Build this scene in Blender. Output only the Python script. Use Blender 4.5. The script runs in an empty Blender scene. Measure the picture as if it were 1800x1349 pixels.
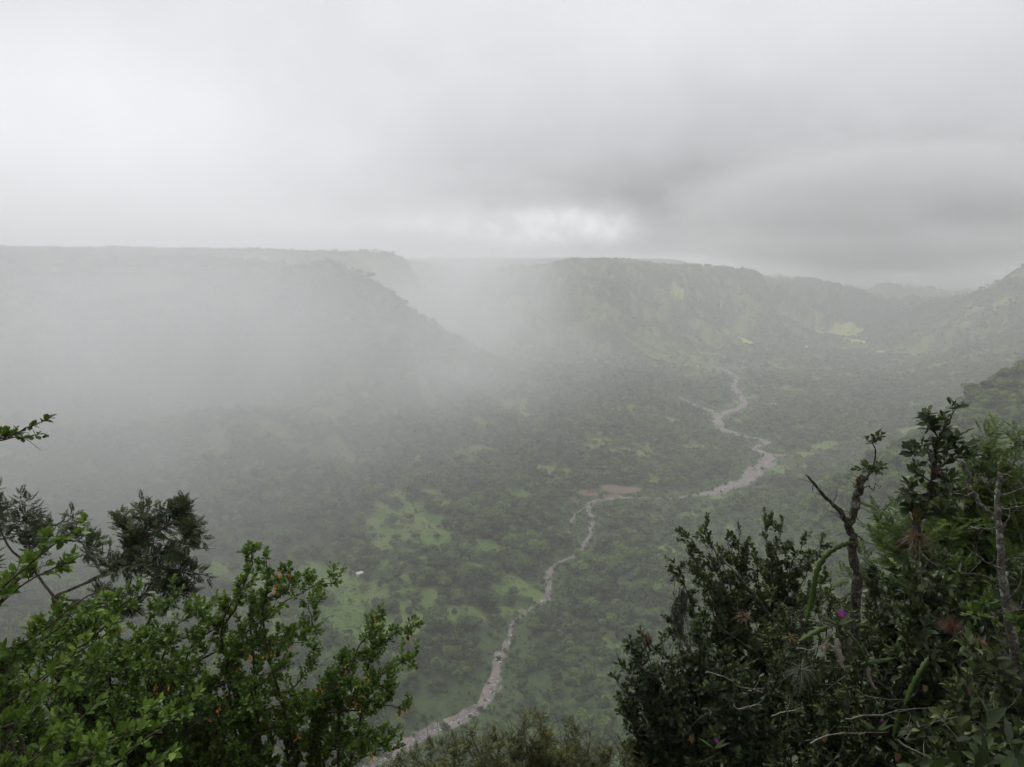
import bpy, math
import numpy as np
from mathutils import Vector, Matrix

S = bpy.context.scene
COL = S.collection
RNG = np.random.default_rng(7)
PI = math.pi

# ---------------------------------------------------------------- camera
F = 1216.0                       # focal length in photo pixels (1800 wide)
PITCH = math.radians(9.55)       # looking slightly down into the valley
cam = bpy.data.objects.new('camera', bpy.data.cameras.new('camera'))
COL.objects.link(cam)
cam.data.sensor_width = 36.0
cam.data.lens = 36.0 * F / 1800.0
cam.data.clip_start = 0.1
cam.data.clip_end = 20000.0
cam.location = (0, 0, 0)
cam.rotation_euler = (PI / 2 - PITCH, 0, 0)
S.camera = cam
CP, SP = math.cos(PITCH), math.sin(PITCH)


def ray(px, py):
    """slope of the sight line: x and z gained per metre of y"""
    u = (px - 900.0) / F
    v = (674.5 - py) / F
    yy = CP + v * SP
    return u / yy, (v * CP - SP) / yy


def at(px, py, Y):
    a, b = ray(px, py)
    return np.array([a * Y, Y, b * Y])


def at_z(px, py, z):
    a, b = ray(px, py)
    return np.array([a * z / b, z / b, z])


# ---------------------------------------------------------------- noise
def _hash(ix, iy, seed):
    h = (ix.astype(np.int64) * 374761393 + iy.astype(np.int64) * 668265263 + seed * 1442695041) & 0xffffffff
    h = ((h ^ (h >> 13)) * 1274126177) & 0xffffffff
    h = h ^ (h >> 16)
    return (h & 0xffff) / 65535.0


def vnoise(x, y, seed=0):
    ix, iy = np.floor(x), np.floor(y)
    fx, fy = x - ix, y - iy
    fx = fx * fx * fx * (fx * (fx * 6 - 15) + 10)
    fy = fy * fy * fy * (fy * (fy * 6 - 15) + 10)
    a = _hash(ix, iy, seed); b = _hash(ix + 1, iy, seed)
    c = _hash(ix, iy + 1, seed); d = _hash(ix + 1, iy + 1, seed)
    return (a + (b - a) * fx) * (1 - fy) + (c + (d - c) * fx) * fy


def fbm(x, y, octv=4, seed=0):
    s = np.zeros_like(x, dtype=float); amp = 0.5; tot = 0
    for k in range(octv):
        s += amp * vnoise(x, y, seed + k * 17); tot += amp
        x, y = x * 1.87 * 0.8 - y * 1.87 * 0.6 + 11.3, x * 1.87 * 0.6 + y * 1.87 * 0.8 - 7.1
        amp *= 0.5
    return s / tot * 2 - 1


def sstep(a, b, x):
    t = np.clip((x - a) / (b - a), 0, 1)
    return t * t * (3 - 2 * t)


# ---------------------------------------------------------------- river course (photo pixels -> valley floor)
RIV = [(600, 1395, 7), (660, 1342, 8), (720, 1302, 8), (800, 1264, 7.5), (848, 1236, 6.5), (872, 1195, 6.5), (878, 1155, 5.5), (896, 1122, 4),
       (900, 1095, 2), (930, 1070, 1.6), (962, 1050, 4), (964, 1015, 6), (978, 992, 7.5), (1008, 978, 8), (1034, 945, 8), (1040, 912, 8),
       (1034, 892, 9), (1052, 879, 7), (1110, 874, 5), (1170, 875, 6), (1232, 868, 11), (1290, 853, 17), (1330, 828, 20), (1352, 803, 17),
       (1328, 788, 12), (1346, 776, 12), (1300, 765, 15), (1262, 748, 20), (1268, 728, 17), (1304, 714, 15), (1304, 695, 13), (1290, 680, 12),
       (1294, 662, 11), (1268, 647, 12), (1252, 645, 12)]
RIV2 = [(1196, 698, 7), (1222, 712, 8), (1248, 722, 14), (1268, 732, 18)]
RIV3 = [(1352, 800, 11), (1372, 800, 12), (1392, 802, 8)]
RIV4 = [(1000, 935, 3), (1006, 912, 4), (1022, 895, 5), (1040, 884, 6)]


def path_world(P, z0, z1):
    pts = []
    for i, (x, y, w) in enumerate(P):
        z = z0 + (z1 - z0) * i / (len(P) - 1)
        p = at_z(x, y, z)
        pts.append((p[0], p[1], z, w * (.85 if p[1] < 480 else .45 if p[1] < 640 else .74)))
    return np.array(pts)


def densify(P, step, seed=3, jit=0.35):
    out = []
    n = len(P)
    for i in range(n - 1):
        p0, p1, p2, p3 = P[max(i - 1, 0)], P[i], P[i + 1], P[min(i + 2, n - 1)]
        m = max(2, int(np.linalg.norm(p2[:2] - p1[:2]) / step))
        for k in range(m):
            t = k / m
            out.append(0.5 * ((2 * p1) + (-p0 + p2) * t + (2 * p0 - 5 * p1 + 4 * p2 - p3) * t * t + (-p0 + 3 * p1 - 3 * p2 + p3) * t ** 3))
    out.append(P[-1])
    out = np.array(out)
    s = np.arange(len(out)) * step
    out[:, 0] += fbm(s / 16, s * 0 + seed, 3, seed) * 2.0 * jit * out[:, 3] * 0.5
    out[:, 1] += fbm(s / 16, s * 0 + seed + 9, 3, seed + 5) * 2.0 * jit * out[:, 3] * 0.5
    out[:, 3] *= 1 + 0.55 * fbm(s / 14, s * 0 + 4.2, 3, seed + 8)
    return out


rivers = [densify(path_world(RIV, -220, -230), 2.5, 3), densify(path_world(RIV2, -229, -230), 3, 13),
          densify(path_world(RIV3, -227, -227), 3, 23), densify(path_world(RIV4, -222, -223), 2.5, 33)]
RALL = np.concatenate([r[::3] for r in rivers])


def river_dist(x, y):
    x = np.asarray(x, float); y = np.asarray(y, float)
    d = np.full(x.shape, 1e9)
    m = (np.abs(x) < 700) & (y > 200) & (y < 1900)
    if m.any():
        xs, ys = x[m], y[m]
        dd = np.full(xs.shape, 1e9)
        for p in RALL:
            dd = np.minimum(dd, np.hypot(xs - p[0], ys - p[1]) - p[3] * 0.5)
        d[m] = dd
    return d


# ---------------------------------------------------------------- terrain control points
CT = []
def cY(px, py, Y): CT.append(at(px, py, Y))
def cZ(px, py, z): CT.append(at_z(px, py, z))
def cW(x, y, z): CT.append(np.array([x, y, z], float))

for p in rivers[0][::9]: CT.append(p[:3])
for p in rivers[1][::14]: CT.append(p[:3])
for p in rivers[2][::9]: CT.append(p[:3])
# valley floor right of the stream
for a in [(1500, 700, -219), (1400, 750, -222), (1650, 690, -212), (1500, 790, -219), (1400, 900, -218), (1300, 950, -218), (1200, 1000, -217),
          (1150, 1150, -217), (1050, 1000, -215), (1050, 1200, -217), (1000, 1300, -216), (1450, 655, -222), (1350, 640, -226), (1600, 640, -215),
          (1250, 1080, -217), (900, 1340, -217), (820, 1300, -218)]: cZ(*a)
# left bank benches and the long left slope
for a in [(780, 1150, -216), (700, 1080, -212), (560, 1080, -208), (430, 1010, -201), (600, 1000, -204), (750, 940, -205), (850, 1000, -212), (900, 900, -208),
          (700, 820, -190), (800, 760, -196), (900, 700, -200), (950, 800, -206), (1100, 780, -215), (1150, 720, -218), (1050, 690, -212),
          (1000, 650, -210), (1150, 640, -222), (300, 940, -186), (450, 900, -180), (550, 850, -176), (560, 1250, -215), (500, 1180, -212)]: cZ(*a)
for a in [(0, 900, 475), (0, 700, 580), (0, 560, 700), (0, 470, 830), (150, 800, 560), (150, 650, 680), (150, 520, 830), (300, 750, 640), (300, 620, 750),
          (300, 510, 890), (300, 460, 960), (440, 700, 720), (440, 590, 830), (440, 500, 930), (450, 461, 985), (525, 476, 1000), (580, 455, 1005), (640, 490, 1030),
          (620, 560, 930), (600, 640, 850), (700, 640, 900), (720, 533, 1075), (780, 578, 1130), (850, 632, 1190), (780, 660, 980), (0, 800, 520), (-200, 700, 520),
          (-300, 470, 760), (-300, 850, 430)]: cY(*a)
cW(-380, 1250, -50); cW(-150, 1330, -130); cW(-60, 1450, -190); cW(-700, 1250, 5); cW(-230, 1180, -62)
# mesa rim behind
for a in [(-400, 432, 1500), (0, 433, 1600), (300, 437, 1600), (500, 442, 1600), (640, 447, 1600), (690, 451, 1600), (715, 463, 1610), (760, 520, 1640), (800, 580, 1660), (870, 606, 1620),
          (900, 570, 1750), (740, 600, 1560), (640, 520, 1450), (500, 470, 1450), (760, 464, 2450), (830, 483, 2450), (880, 489, 2350), (930, 484, 2260),
          (880, 520, 2150)]: cY(*a)
cW(-150, 2000, -140); cW(-600, 2000, 30); cW(-1500, 2200, 45); cW(-1500, 1300, 30); cW(-700, 2600, 25)
# centre ridge
for a in [(975, 465, 2220), (1000, 458, 2220), (1060, 459, 2240), (1120, 460, 2260), (1200, 467, 2330), (1330, 482, 2560), (1450, 496, 2950), (1560, 502, 3300), (1700, 522, 3900),
          (1000, 520, 1960), (1000, 600, 1740), (1150, 560, 1880), (1250, 530, 2120), (1150, 510, 2080), (1400, 560, 2150), (1500, 598, 1930), (1300, 600, 1800), (1100, 610, 1720),
          (1200, 615, 1730), (1560, 560, 2500), (1640, 545, 3000)]: cY(*a)
cW(200, 2800, -70); cW(700, 3000, -110); cW(1600, 3200, -200); cW(2000, 4000, -190)
# right mountain and its spur
for a in [(1860, 470, 1780), (1800, 487, 1800), (1765, 500, 1840), (1742, 516, 1870), (1700, 546, 1900), (1600, 585, 1950), (1540, 604, 1960), (1800, 560, 1500), (1800, 620, 1200),
          (1700, 620, 1420), (1600, 615, 1680)]: cY(*a)
cW(2000, 1800, 60); cW(1500, 1000, 10); cW(1800, 2600, -110); cW(1000, 800, -90)
# dark near spur on the right, the near slope and the rim behind the camera
for a in [(1950, 560, 600), (1800, 652, 565), (1700, 706, 535), (1600, 772, 508), (1540, 815, 490)]: cY(*a)
cZ(1450, 905, -216)
cW(560, 720, -175); cW(420, 660, -195); cW(310, 580, -210); cW(230, 390, -165); cW(620, 640, -60)
cW(150, 110, -95); cW(170, 210, -118); cW(300, 110, -30); cW(480, 380, -40); cW(800, 600, -5); cW(330, 280, -80)
cW(0, 30, -42); cW(0, 100, -132); cW(0, 175, -196); cW(0, 225, -216); cW(70, 150, -160); cW(-80, 130, -150)
cW(-130, 230, -205); cW(-250, 150, -95); cW(-400, 200, -40); cW(-300, 290, -165); cW(-120, 60, -60); cW(120, 50, -40); cW(25, 12, -12); cW(-25, 12, -12)
for a in [(0, -20, -1.7), (15, -5, -1.7), (-15, -5, -1.7), (200, -100, 0), (-200, -100, 0), (0, -400, 4), (700, -300, 4), (-700, -300, 4), (0, -3000, 0), (3000, -1000, 10), (-3000, -1000, 20),
          (-3500, 1500, 40), (3500, 2000, 20), (-300, 3800, 60), (350, 3800, 66), (850, 3900, 62), (-1500, 4000, 40), (0, 3000, -60), (1400, 5500, -120), (0, 7000, 0), (3500, 6500, -60), (-4000, 6000, 20), (5500, 4000, 0), (-6000, 2000, 20), (0, -7000, 0)]: cW(*a)
CT = np.array(CT)


def _rbf_fit(P):
    X = P[:, :2] / 1000.0
    n = len(P)
    D = np.linalg.norm(X[:, None] - X[None], axis=2)
    A = np.zeros((n + 3, n + 3))
    A[:n, :n] = D - np.eye(n) * 0.0003
    A[:n, n] = 1; A[:n, n + 1:] = X
    A[n, :n] = 1; A[n + 1:, :n] = X.T
    b = np.zeros(n + 3); b[:n] = P[:, 2]
    return X, np.linalg.solve(A, b)


_RX, _RW = _rbf_fit(CT)


def near_ground(x, y):
    """the rim where the photographer stands: a ledge, knolls either side, dropping away in the middle"""
    yy = np.maximum(y - 0.8, 0)
    c = -1.75 - 1.12 * yy
    r = -1.75 - 0.40 * yy - np.maximum(yy - 6.5, 0) * 0.9 - np.maximum(x - 1.4, 0) * 0.03
    l = -1.75 - 0.62 * yy - np.maximum(yy - 6.0, 0) * 0.8
    wr = sstep(0.28, 0.62, x / np.maximum(y + 1.2, 0.5))
    wl = sstep(0.22, 0.60, -x / np.maximum(y + 1.2, 0.5))
    z = c + (r - c) * wr + (l - c) * wl
    return z + 0.12 * fbm(x * 0.9, y * 0.9, 3, 91) * sstep(0.8, 2.5, np.hypot(x, y))


def height(x, y, rd=None):
    x = np.asarray(x, float); y = np.asarray(y, float)
    sh = x.shape
    x = x.ravel(); y = y.ravel()
    z = np.zeros_like(x)
    for i in range(0, len(x), 20000):
        q = np.stack([x[i:i + 20000], y[i:i + 20000]], 1) / 1000.0
        D = np.sqrt(((q[:, None] - _RX[None]) ** 2).sum(2))
        n = len(_RX)
        z[i:i + 20000] = D @ _RW[:n] + _RW[n] + q @ _RW[n + 1:]
    rd = river_dist(x, y) if rd is None else rd.ravel()
    r = np.hypot(x, y)
    off = sstep(5, 140, rd)
    amp = off * sstep(20, 220, r)
    gul = 1 - np.abs(fbm(x / 210, y / 210, 4, 5)) * 2.2          # ridged: gullies and ribs
    lowl = sstep(-222, -150, z)
    z = z + amp * (gul * 13 - 8) * lowl + amp * (fbm(x / 300, y / 300, 3, 41) * 5 + fbm(x / 45, y / 45, 3, 8) * 2.2)
    spur = 1 - np.abs(fbm((x + .55 * y) / 150, (y - .55 * x) / 520, 4, 55)) * 2.4      # spurs and gullies running down the far ridge
    flank = lowl * (1 - sstep(-25, 12, z))
    z = z + amp * sstep(1250, 1700, y) * sstep(-350, 0, x) * flank * (spur * 70 - 40)
    rib = 1 - np.abs(fbm((x - .8 * y) / 95, (y + .8 * x) / 420, 4, 57)) * 2.4
    z = z + amp * (1 - sstep(1250, 1500, y)) * sstep(350, 600, y) * (1 - sstep(-60, 120, x)) * flank * (rib * 26 - 15)
    z = np.where(z > 36, 36 + (z - 36) * .35, z)                     # flat mesa tops
    z = z - 1.2 * (1 - sstep(-2, 12, rd))
    w = sstep(12, 45, r)
    z = near_ground(x, y) * (1 - w) + z * w
    return z.reshape(sh)


def cast(px, py, y0=60.0, y1=6000.0):
    a, b = ray(px, py)
    Y = np.geomspace(y0, y1, 1500)
    h = height(a * Y, Y)
    k = np.argmax(h >= b * Y)
    return np.array([a * Y[k], Y[k], h[k]])


# ---------------------------------------------------------------- open meadows, painted sun patches, bare earth
_cl = []
for px, py, ax, ay, s in [(740, 905, 45, 40, 1), (770, 950, 40, 34, 1), (700, 925, 24, 40, .9), (640, 1045, 85, 36, 1.25), (560, 1075, 60, 36, 1.1), (725, 1045, 30, 26, 1.1), (450, 1010, 40, 16, .9),
                          (750, 800, 38, 40, .8), (1200, 1190, 30, 30, .42), (1140, 930, 34, 34, .45), (1250, 905, 30, 14, .45), (1130, 720, 70, 50, .6),
                          (1170, 700, 40, 30, .6), (1240, 790, 40, 24, .5), (1090, 1130, 20, 24, .45), (1230, 630, 60, 34, .7),
                          (1300, 720, 40, 20, .5), (1480, 645, 60, 30, .8), (1620, 650, 120, 24, .9), (1700, 655, 120, 24, .8), (1460, 735, 60, 18, .5), (1600, 755, 60, 12, .9), (1640, 750, 50, 12, .9),
                          (1480, 780, 60, 18, .7), (1370, 735, 30, 12, .5)]:
    c = cast(px, py)
    _cl.append((c[0], c[1], ax, ay, s))
_sunlit = []  # sun through broken cloud, painted in as bright yellow-green field patches
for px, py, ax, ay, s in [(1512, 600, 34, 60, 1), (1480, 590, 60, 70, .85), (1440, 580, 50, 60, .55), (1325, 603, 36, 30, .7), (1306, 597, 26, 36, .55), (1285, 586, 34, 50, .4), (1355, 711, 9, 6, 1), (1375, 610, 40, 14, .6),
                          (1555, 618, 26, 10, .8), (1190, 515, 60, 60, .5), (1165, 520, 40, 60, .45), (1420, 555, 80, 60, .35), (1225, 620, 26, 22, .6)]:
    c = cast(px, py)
    _sunlit.append((c[0], c[1], ax, ay, s))
_er = []
for px, py, ax, ay, s in [(1040, 868, 13, 9, .9), (1085, 860, 20, 12, 1), (1060, 872, 22, 7, .8), (1310, 682, 14, 8, .7), (850, 1096, 9, 6, .5), (1180, 590, 20, 120, .35), (1010, 880, 8, 8, .6)]:
    c = cast(px, py)
    _er.append((c[0], c[1], ax, ay, s))


def blobs(L, x, y, wob=0.8):
    out = np.zeros(np.shape(x))
    n1 = fbm(x / 22, y / 22, 3, 61) * wob
    for cx, cy, ax, ay, s in L:
        d = np.hypot((x - cx) / ax, (y - cy) / ay) + n1
        out = np.maximum(out, s * (1 - sstep(0.45, 1.2, d)))
    return out


def meadow(x, y, zz=None):
    r = np.hypot(x, y)
    n = sstep(0.20, 0.55, fbm(x / 130, y / 130, 4, 71)) * 0.5 * sstep(300, 800, r) * (1 - sstep(-170, -60, zz if zz is not None else 0 * x - 200))
    n2 = sstep(0.22, 0.40, fbm(x / 38, y / 38, 3, 77)) * 0.55
    far = .62 * sstep(-.06, .30, fbm((x + .7 * y) / 38, (y - .7 * x) / 210, 4, 83)) * sstep(1350, 1650, y)
    m = np.maximum(np.maximum(np.maximum(n, far), n2 * sstep(250, 400, r)), blobs(_cl, x, y))
    patch = .62 + 1.35 * fbm(x / 17, y / 17, 4, 79)                 # scrub breaks the grass up
    near_spur = sstep(150, 240, x) * (1 - sstep(560, 700, y))      # the near side is wooded throughout
    return np.clip(m * patch * 1.25 * (1 - near_spur), 0, 1)

# ---------------------------------------------------------------- mesh helpers
def raw_mesh(name, V, quads=None, tris=None, attrs=None, mats=(), midx=None, smooth=False):
    me = bpy.data.meshes.new(name)
    V = np.asarray(V, dtype=np.float32).reshape(-1, 3)
    me.vertices.add(len(V)); me.vertices.foreach_set('co', V.ravel())
    parts, sizes = [], []
    if quads is not None and len(quads):
        q = np.asarray(quads, dtype=np.int32).reshape(-1, 4); parts.append(q.ravel()); sizes.append(np.full(len(q), 4, np.int32))
    if tris is not None and len(tris):
        t = np.asarray(tris, dtype=np.int32).reshape(-1, 3); parts.append(t.ravel()); sizes.append(np.full(len(t), 3, np.int32))
    if parts:
        li = np.concatenate(parts); sz = np.concatenate(sizes)
        me.loops.add(len(li)); me.loops.foreach_set('vertex_index', li)
        me.polygons.add(len(sz))
        st = np.concatenate([[0], np.cumsum(sz)[:-1]]).astype(np.int32)
        me.polygons.foreach_set('loop_start', st)
        if midx is not None: me.polygons.foreach_set('material_index', np.asarray(midx, np.int32))
        if smooth: me.polygons.foreach_set('use_smooth', np.ones(len(sz), bool))
    for k, a in (attrs or {}).items():
        a = np.asarray(a)
        at_ = me.attributes.new(k, 'INT' if a.dtype.kind == 'i' else 'FLOAT', 'POINT')
        at_.data.foreach_set('value', a.astype(np.int32 if a.dtype.kind == 'i' else np.float32))
    for m in mats: me.materials.append(m)
    me.update(calc_edges=True)
    me.validate()
    return me


def link(name, me, parent=None, loc=None):
    o = bpy.data.objects.new(name, me)
    COL.objects.link(o)
    if parent is not None: o.parent = parent
    if loc is not None: o.location = loc
    return o


def tag(o, label=None, cat=None, group=None, kind=None):
    if label: o['label'] = label
    if cat: o['category'] = cat
    if group: o['group'] = group
    if kind: o['kind'] = kind
    return o


class MB:
    """collects tubes, leaves, strips and lumps; build() links them as ONE mesh object"""
    def __init__(s): s.v = []; s.q = []; s.t = []; s.a = []; s.n = 0

    def add(s, V, q=None, t=None, tint=0.5):
        V = np.asarray(V, float).reshape(-1, 3)
        s.v.append(V)
        s.a.append(np.broadcast_to(np.asarray(tint, float), (len(V),)))
        if q is not None and len(q): s.q.append(np.asarray(q).reshape(-1, 4) + s.n)
        if t is not None and len(t): s.t.append(np.asarray(t).reshape(-1, 3) + s.n)
        s.n += len(V)

    def tube(s, P, R, sides=5, tint=0.5, lump=0.0, seed=0):
        P = np.asarray(P, float); n = len(P)
        R = np.broadcast_to(np.asarray(R, float), (n,))
        T = np.gradient(P, axis=0); T /= np.linalg.norm(T, axis=1)[:, None] + 1e-9
        ref = np.array([0.31, 0.87, 0.38]) if abs(T[0] @ np.array([0.31, 0.87, 0.38])) < 0.8 else np.array([0.9, -0.1, 0.2])
        A = np.cross(T, ref); A /= np.linalg.norm(A, axis=1)[:, None] + 1e-9
        B = np.cross(T, A)
        th = np.arange(sides) / sides * 2 * PI
        rr = R[:, None] * np.ones(sides)
        if lump:
            k = np.arange(n)[:, None] * 1.0
            rr = rr * (1 + lump * (fbm(k * 0.55 + np.zeros(sides), np.cos(th)[None] * 1.7 + seed + 0 * k, 3, seed) + 0.8 * fbm(k * 1.3 + np.sin(th)[None] * 1.2, 0 * k + th[None] * 0 + seed + 5.5, 2, seed + 3)))
        V = P[:, None] + A[:, None] * (np.cos(th)[None, :, None] * rr[..., None]) + B[:, None] * (np.sin(th)[None, :, None] * rr[..., None])
        i = np.arange(n - 1)[:, None] * sides; j = np.arange(sides)[None]; j2 = (j + 1) % sides
        q = np.stack([i + j, i + j2, i + sides + j2, i + sides + j], -1).reshape(-1, 4)
        tv = np.broadcast_to(np.asarray(tint, float), (n,)).repeat(sides)
        V = V.reshape(-1, 3)
        s.add(np.concatenate([V, P[-1:] + T[-1:] * R[-1]]), q,
              [[(n - 1) * sides + a, (n - 1) * sides + (a + 1) % sides, n * sides] for a in range(sides)], np.append(tv, tv[-1]))

    def build(s, name, mat, parent=None, loc=None, smooth=False):
        if not s.v:
            return None
        off = np.zeros(3) if loc is None else np.asarray(loc)
        q = np.concatenate(s.q) if s.q else None
        t = np.concatenate(s.t) if s.t else None
        me = raw_mesh(name, np.concatenate(s.v) - off, q, t, {'tint': np.concatenate(s.a)}, [mat] if not isinstance(mat, (list, tuple)) else mat, smooth=smooth)
        return link(name, me, parent)


def nrm(a):
    return a / (np.linalg.norm(a, axis=-1, keepdims=True) + 1e-9)


# ---------------------------------------------------------------- materials
class NT:
    def __init__(s, name, rough=0.9):
        s.m = bpy.data.materials.new(name); s.m.use_nodes = True
        s.t = s.m.node_tree; s.t.nodes.clear()
        s.out = s.n('ShaderNodeOutputMaterial')

    def n(s, typ, **k):
        nd = s.t.nodes.new(typ)
        for a, v in k.items(): setattr(nd, a, v)
        return nd

    def l(s, a, b): s.t.links.new(a, b)

    def val(s, sock, v):
        if isinstance(v, (int, float, tuple, list)): sock.default_value = v if not isinstance(v, (tuple, list)) or len(v) != 3 else (*v, 1)
        else: s.l(v, sock)

    def attr(s, name): return s.n('ShaderNodeAttribute', attribute_name=name).outputs['Fac']

    def noise(s, vec, scale, detail=4, rough=.55, dim='3D'):
        nd = s.n('ShaderNodeTexNoise', noise_dimensions=dim)
        nd.inputs['Scale'].default_value = scale; nd.inputs['Detail'].default_value = detail; nd.inputs['Roughness'].default_value = rough
        if vec is not None: s.l(vec, nd.inputs['Vector'])
        return nd.outputs['Fac']

    def math(s, op, a, b=0.0, clamp=False):
        nd = s.n('ShaderNodeMath', operation=op, use_clamp=clamp); s.val(nd.inputs[0], a); s.val(nd.inputs[1], b); return nd.outputs[0]

    def ramp(s, x, lo, hi, a=0.0, b=1.0):
        nd = s.n('ShaderNodeMapRange', interpolation_type='SMOOTHSTEP'); s.val(nd.inputs['Value'], x)
        nd.inputs['From Min'].default_value = lo; nd.inputs['From Max'].default_value = hi
        nd.inputs['To Min'].default_value = a; nd.inputs['To Max'].default_value = b
        return nd.outputs[0]

    def mix(s, f, a, b, mode='MIX'):
        nd = s.n('ShaderNodeMix', data_type='RGBA', blend_type=mode)
        s.val(nd.inputs['Factor'], f); s.val(nd.inputs['A'], a) if False else None
        s.val(nd.inputs[0], f); s.val(nd.inputs[6], a); s.val(nd.inputs[7], b)
        return nd.outputs[2]

    def pos(s): return s.n('ShaderNodeNewGeometry').outputs['Position']

    def bsdf(s, col, rough=0.8, spec=0.3, bump=None, bstr=0.3, bdist=0.1, transl=None):
        p = s.n('ShaderNodeBsdfPrincipled'); s.val(p.inputs['Base Color'], col); s.val(p.inputs['Roughness'], rough)
        p.inputs['Specular IOR Level'].default_value = spec
        if bump is not None:
            b = s.n('ShaderNodeBump'); b.inputs['Strength'].default_value = bstr; b.inputs['Distance'].default_value = bdist
            s.l(bump, b.inputs['Height']); s.l(b.outputs[0], p.inputs['Normal'])
        o = p.outputs[0]
        if transl:
            tr = s.n('ShaderNodeBsdfTranslucent'); s.val(tr.inputs[0], transl[1])
            mx = s.n('ShaderNodeMixShader'); mx.inputs[0].default_value = transl[0]
            s.l(o, mx.inputs[1]); s.l(tr.outputs[0], mx.inputs[2]); o = mx.outputs[0]
        s.l(o, s.out.inputs['Surface'])
        return s.m


def leaf_mat(name, dark, mid, light, rough=0.45, spec=0.35, trans=0.25, scale=3.0, obj_rand=False):
    """leaf colour runs from old dark leaves to fresh light ones, one value per leaf"""
    k = NT(name)
    t = k.attr('tint')
    if obj_rand:
        r = k.n('ShaderNodeObjectInfo').outputs['Random']
        t = k.math('ADD', k.math('MULTIPLY', t, 0.75), k.math('SUBTRACT', k.math('MULTIPLY', r, 0.7), .18))
    n = k.noise(k.n('ShaderNodeTexCoord').outputs['Object'], scale, 3)
    t = k.math('ADD', t, k.math('MULTIPLY', k.math('SUBTRACT', n, 0.5), 0.5))
    c = k.mix(k.ramp(t, 0.1, 0.55), dark, mid)
    c = k.mix(k.ramp(t, 0.55, 1.0), c, light)
    return k.bsdf(c, rough, spec, transl=(trans, k.mix(0.5, c, light)))


def bark_mat(name, a, b, lichen=None, scale=30):
    k = NT(name)
    co = k.n('ShaderNodeTexCoord').outputs['Object']
    n = k.noise(co, scale, 5, .65)
    c = k.mix(k.ramp(n, .35, .65), a, b)
    if lichen:
        c = k.mix(k.ramp(k.noise(co, scale * .55, 4, .6), .54, .64), c, lichen)
    return k.bsdf(c, .95, .1, bump=n, bstr=.8, bdist=.01)


# ---------------------------------------------------------------- ground sheet
def make_ground():
    az = np.concatenate([np.radians(np.linspace(-180, -58, 50, endpoint=False)), np.radians(np.linspace(-58, -42, 60, endpoint=False)),
                         np.radians(np.linspace(-42, 42, 900, endpoint=False)), np.radians(np.linspace(42, 58, 60, endpoint=False)), np.radians(np.linspace(58, 180, 50))])
    r = np.concatenate([np.geomspace(0.25, 60, 200, endpoint=False), np.geomspace(60, 180, 60, endpoint=False), np.geomspace(180, 1900, 420, endpoint=False), np.geomspace(1900, 7000, 90)])
    na, nr = len(az), len(r)
    X = (r[:, None] * np.sin(az)[None]); Y = (r[:, None] * np.cos(az)[None])
    rd = river_dist(X, Y)
    Z = height(X, Y, rd)
    Z[:, -1] = Z[:, 0]
    i = np.arange(nr - 1)[:, None] * na; j = np.arange(na - 1)[None]
    q = np.stack([i + j, i + j + 1, i + na + j + 1, i + na + j], -1).reshape(-1, 4)[:, ::-1]
    Z00 = float(near_ground(np.zeros(1), np.zeros(1))[0])
    V = np.concatenate([np.stack([X, Y, Z], -1).reshape(-1, 3), [[0, 0, Z00]]])
    c0 = len(V) - 1
    tr = [[c0, k + 1, k] for k in range(na - 1)]
    x, y = V[:, 0], V[:, 1]
    A = {'meadow': meadow(x, y, V[:, 2]), 'sunlit_field': blobs(_sunlit, x, y), 'earth': blobs(_er, x, y, .7),
         'bed': np.append(1 - sstep(-1, 3.5, rd.ravel()), 0.0)}
    k = NT('ground_soil_and_grass')
    p = k.pos()
    n1 = k.noise(p, .035, 6, .6); n2 = k.noise(p, .22, 5, .65); n3 = k.noise(p, 1.1, 4, .6)
    floor = k.mix(k.ramp(n2, .35, .65), (.022, .038, .014), (.05, .078, .026))
    grass = k.mix(k.ramp(n2, .35, .62), (.054, .102, .022), (.092, .148, .034))
    grass = k.mix(k.ramp(n1, .42, .62), grass, (.125, .150, .050))
    grass = k.mix(k.ramp(n3, .5, .72), grass, (.04, .065, .02))
    m = k.math('ADD', k.attr('meadow'), k.math('MULTIPLY', k.math('SUBTRACT', n2, .5), .5))
    c = k.mix(k.ramp(m, .25, .55), floor, grass)
    c = k.mix(k.ramp(k.math('ADD', k.attr('sunlit_field'), k.math('MULTIPLY', k.math('SUBTRACT', n2, .5), .9)), .3, .7), c, (.30, .33, .07))  # sunlight put into the colour: sun patches as yellow-green fields
    c = k.mix(k.ramp(k.math('ADD', k.attr('earth'), k.math('MULTIPLY', k.math('SUBTRACT', n2, .5), .8)), .35, .75), c, (.135, .098, .075))
    c = k.mix(k.ramp(k.math('ADD', k.attr('bed'), k.math('MULTIPLY', k.math('SUBTRACT', n2, .5), .8)), .3, .8), c, (.16, .145, .12))
    mat = k.bsdf(c, .95, .1, bump=n3, bstr=.6, bdist=.5)
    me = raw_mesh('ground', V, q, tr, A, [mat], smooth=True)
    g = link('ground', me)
    tag(g, kind='structure')
    # what the rim and the ridges hide: highest sight line so far along each bearing
    el = (Z / r[:, None])
    return az, r, np.maximum.accumulate(np.where(r[:, None] > 60, el, -9), axis=0)


GAZ, GR, GEL = make_ground()


def hidden(x, y, ztop, margin=14.0):
    rr = np.hypot(x, y); a = np.arctan2(x, y)
    ia = np.clip(np.searchsorted(GAZ, a), 0, len(GAZ) - 1)
    ir = np.clip(np.searchsorted(GR, rr * 0.97) - 1, 0, len(GR) - 1)
    return (ztop + margin) / rr < GEL[ir, ia]


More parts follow.
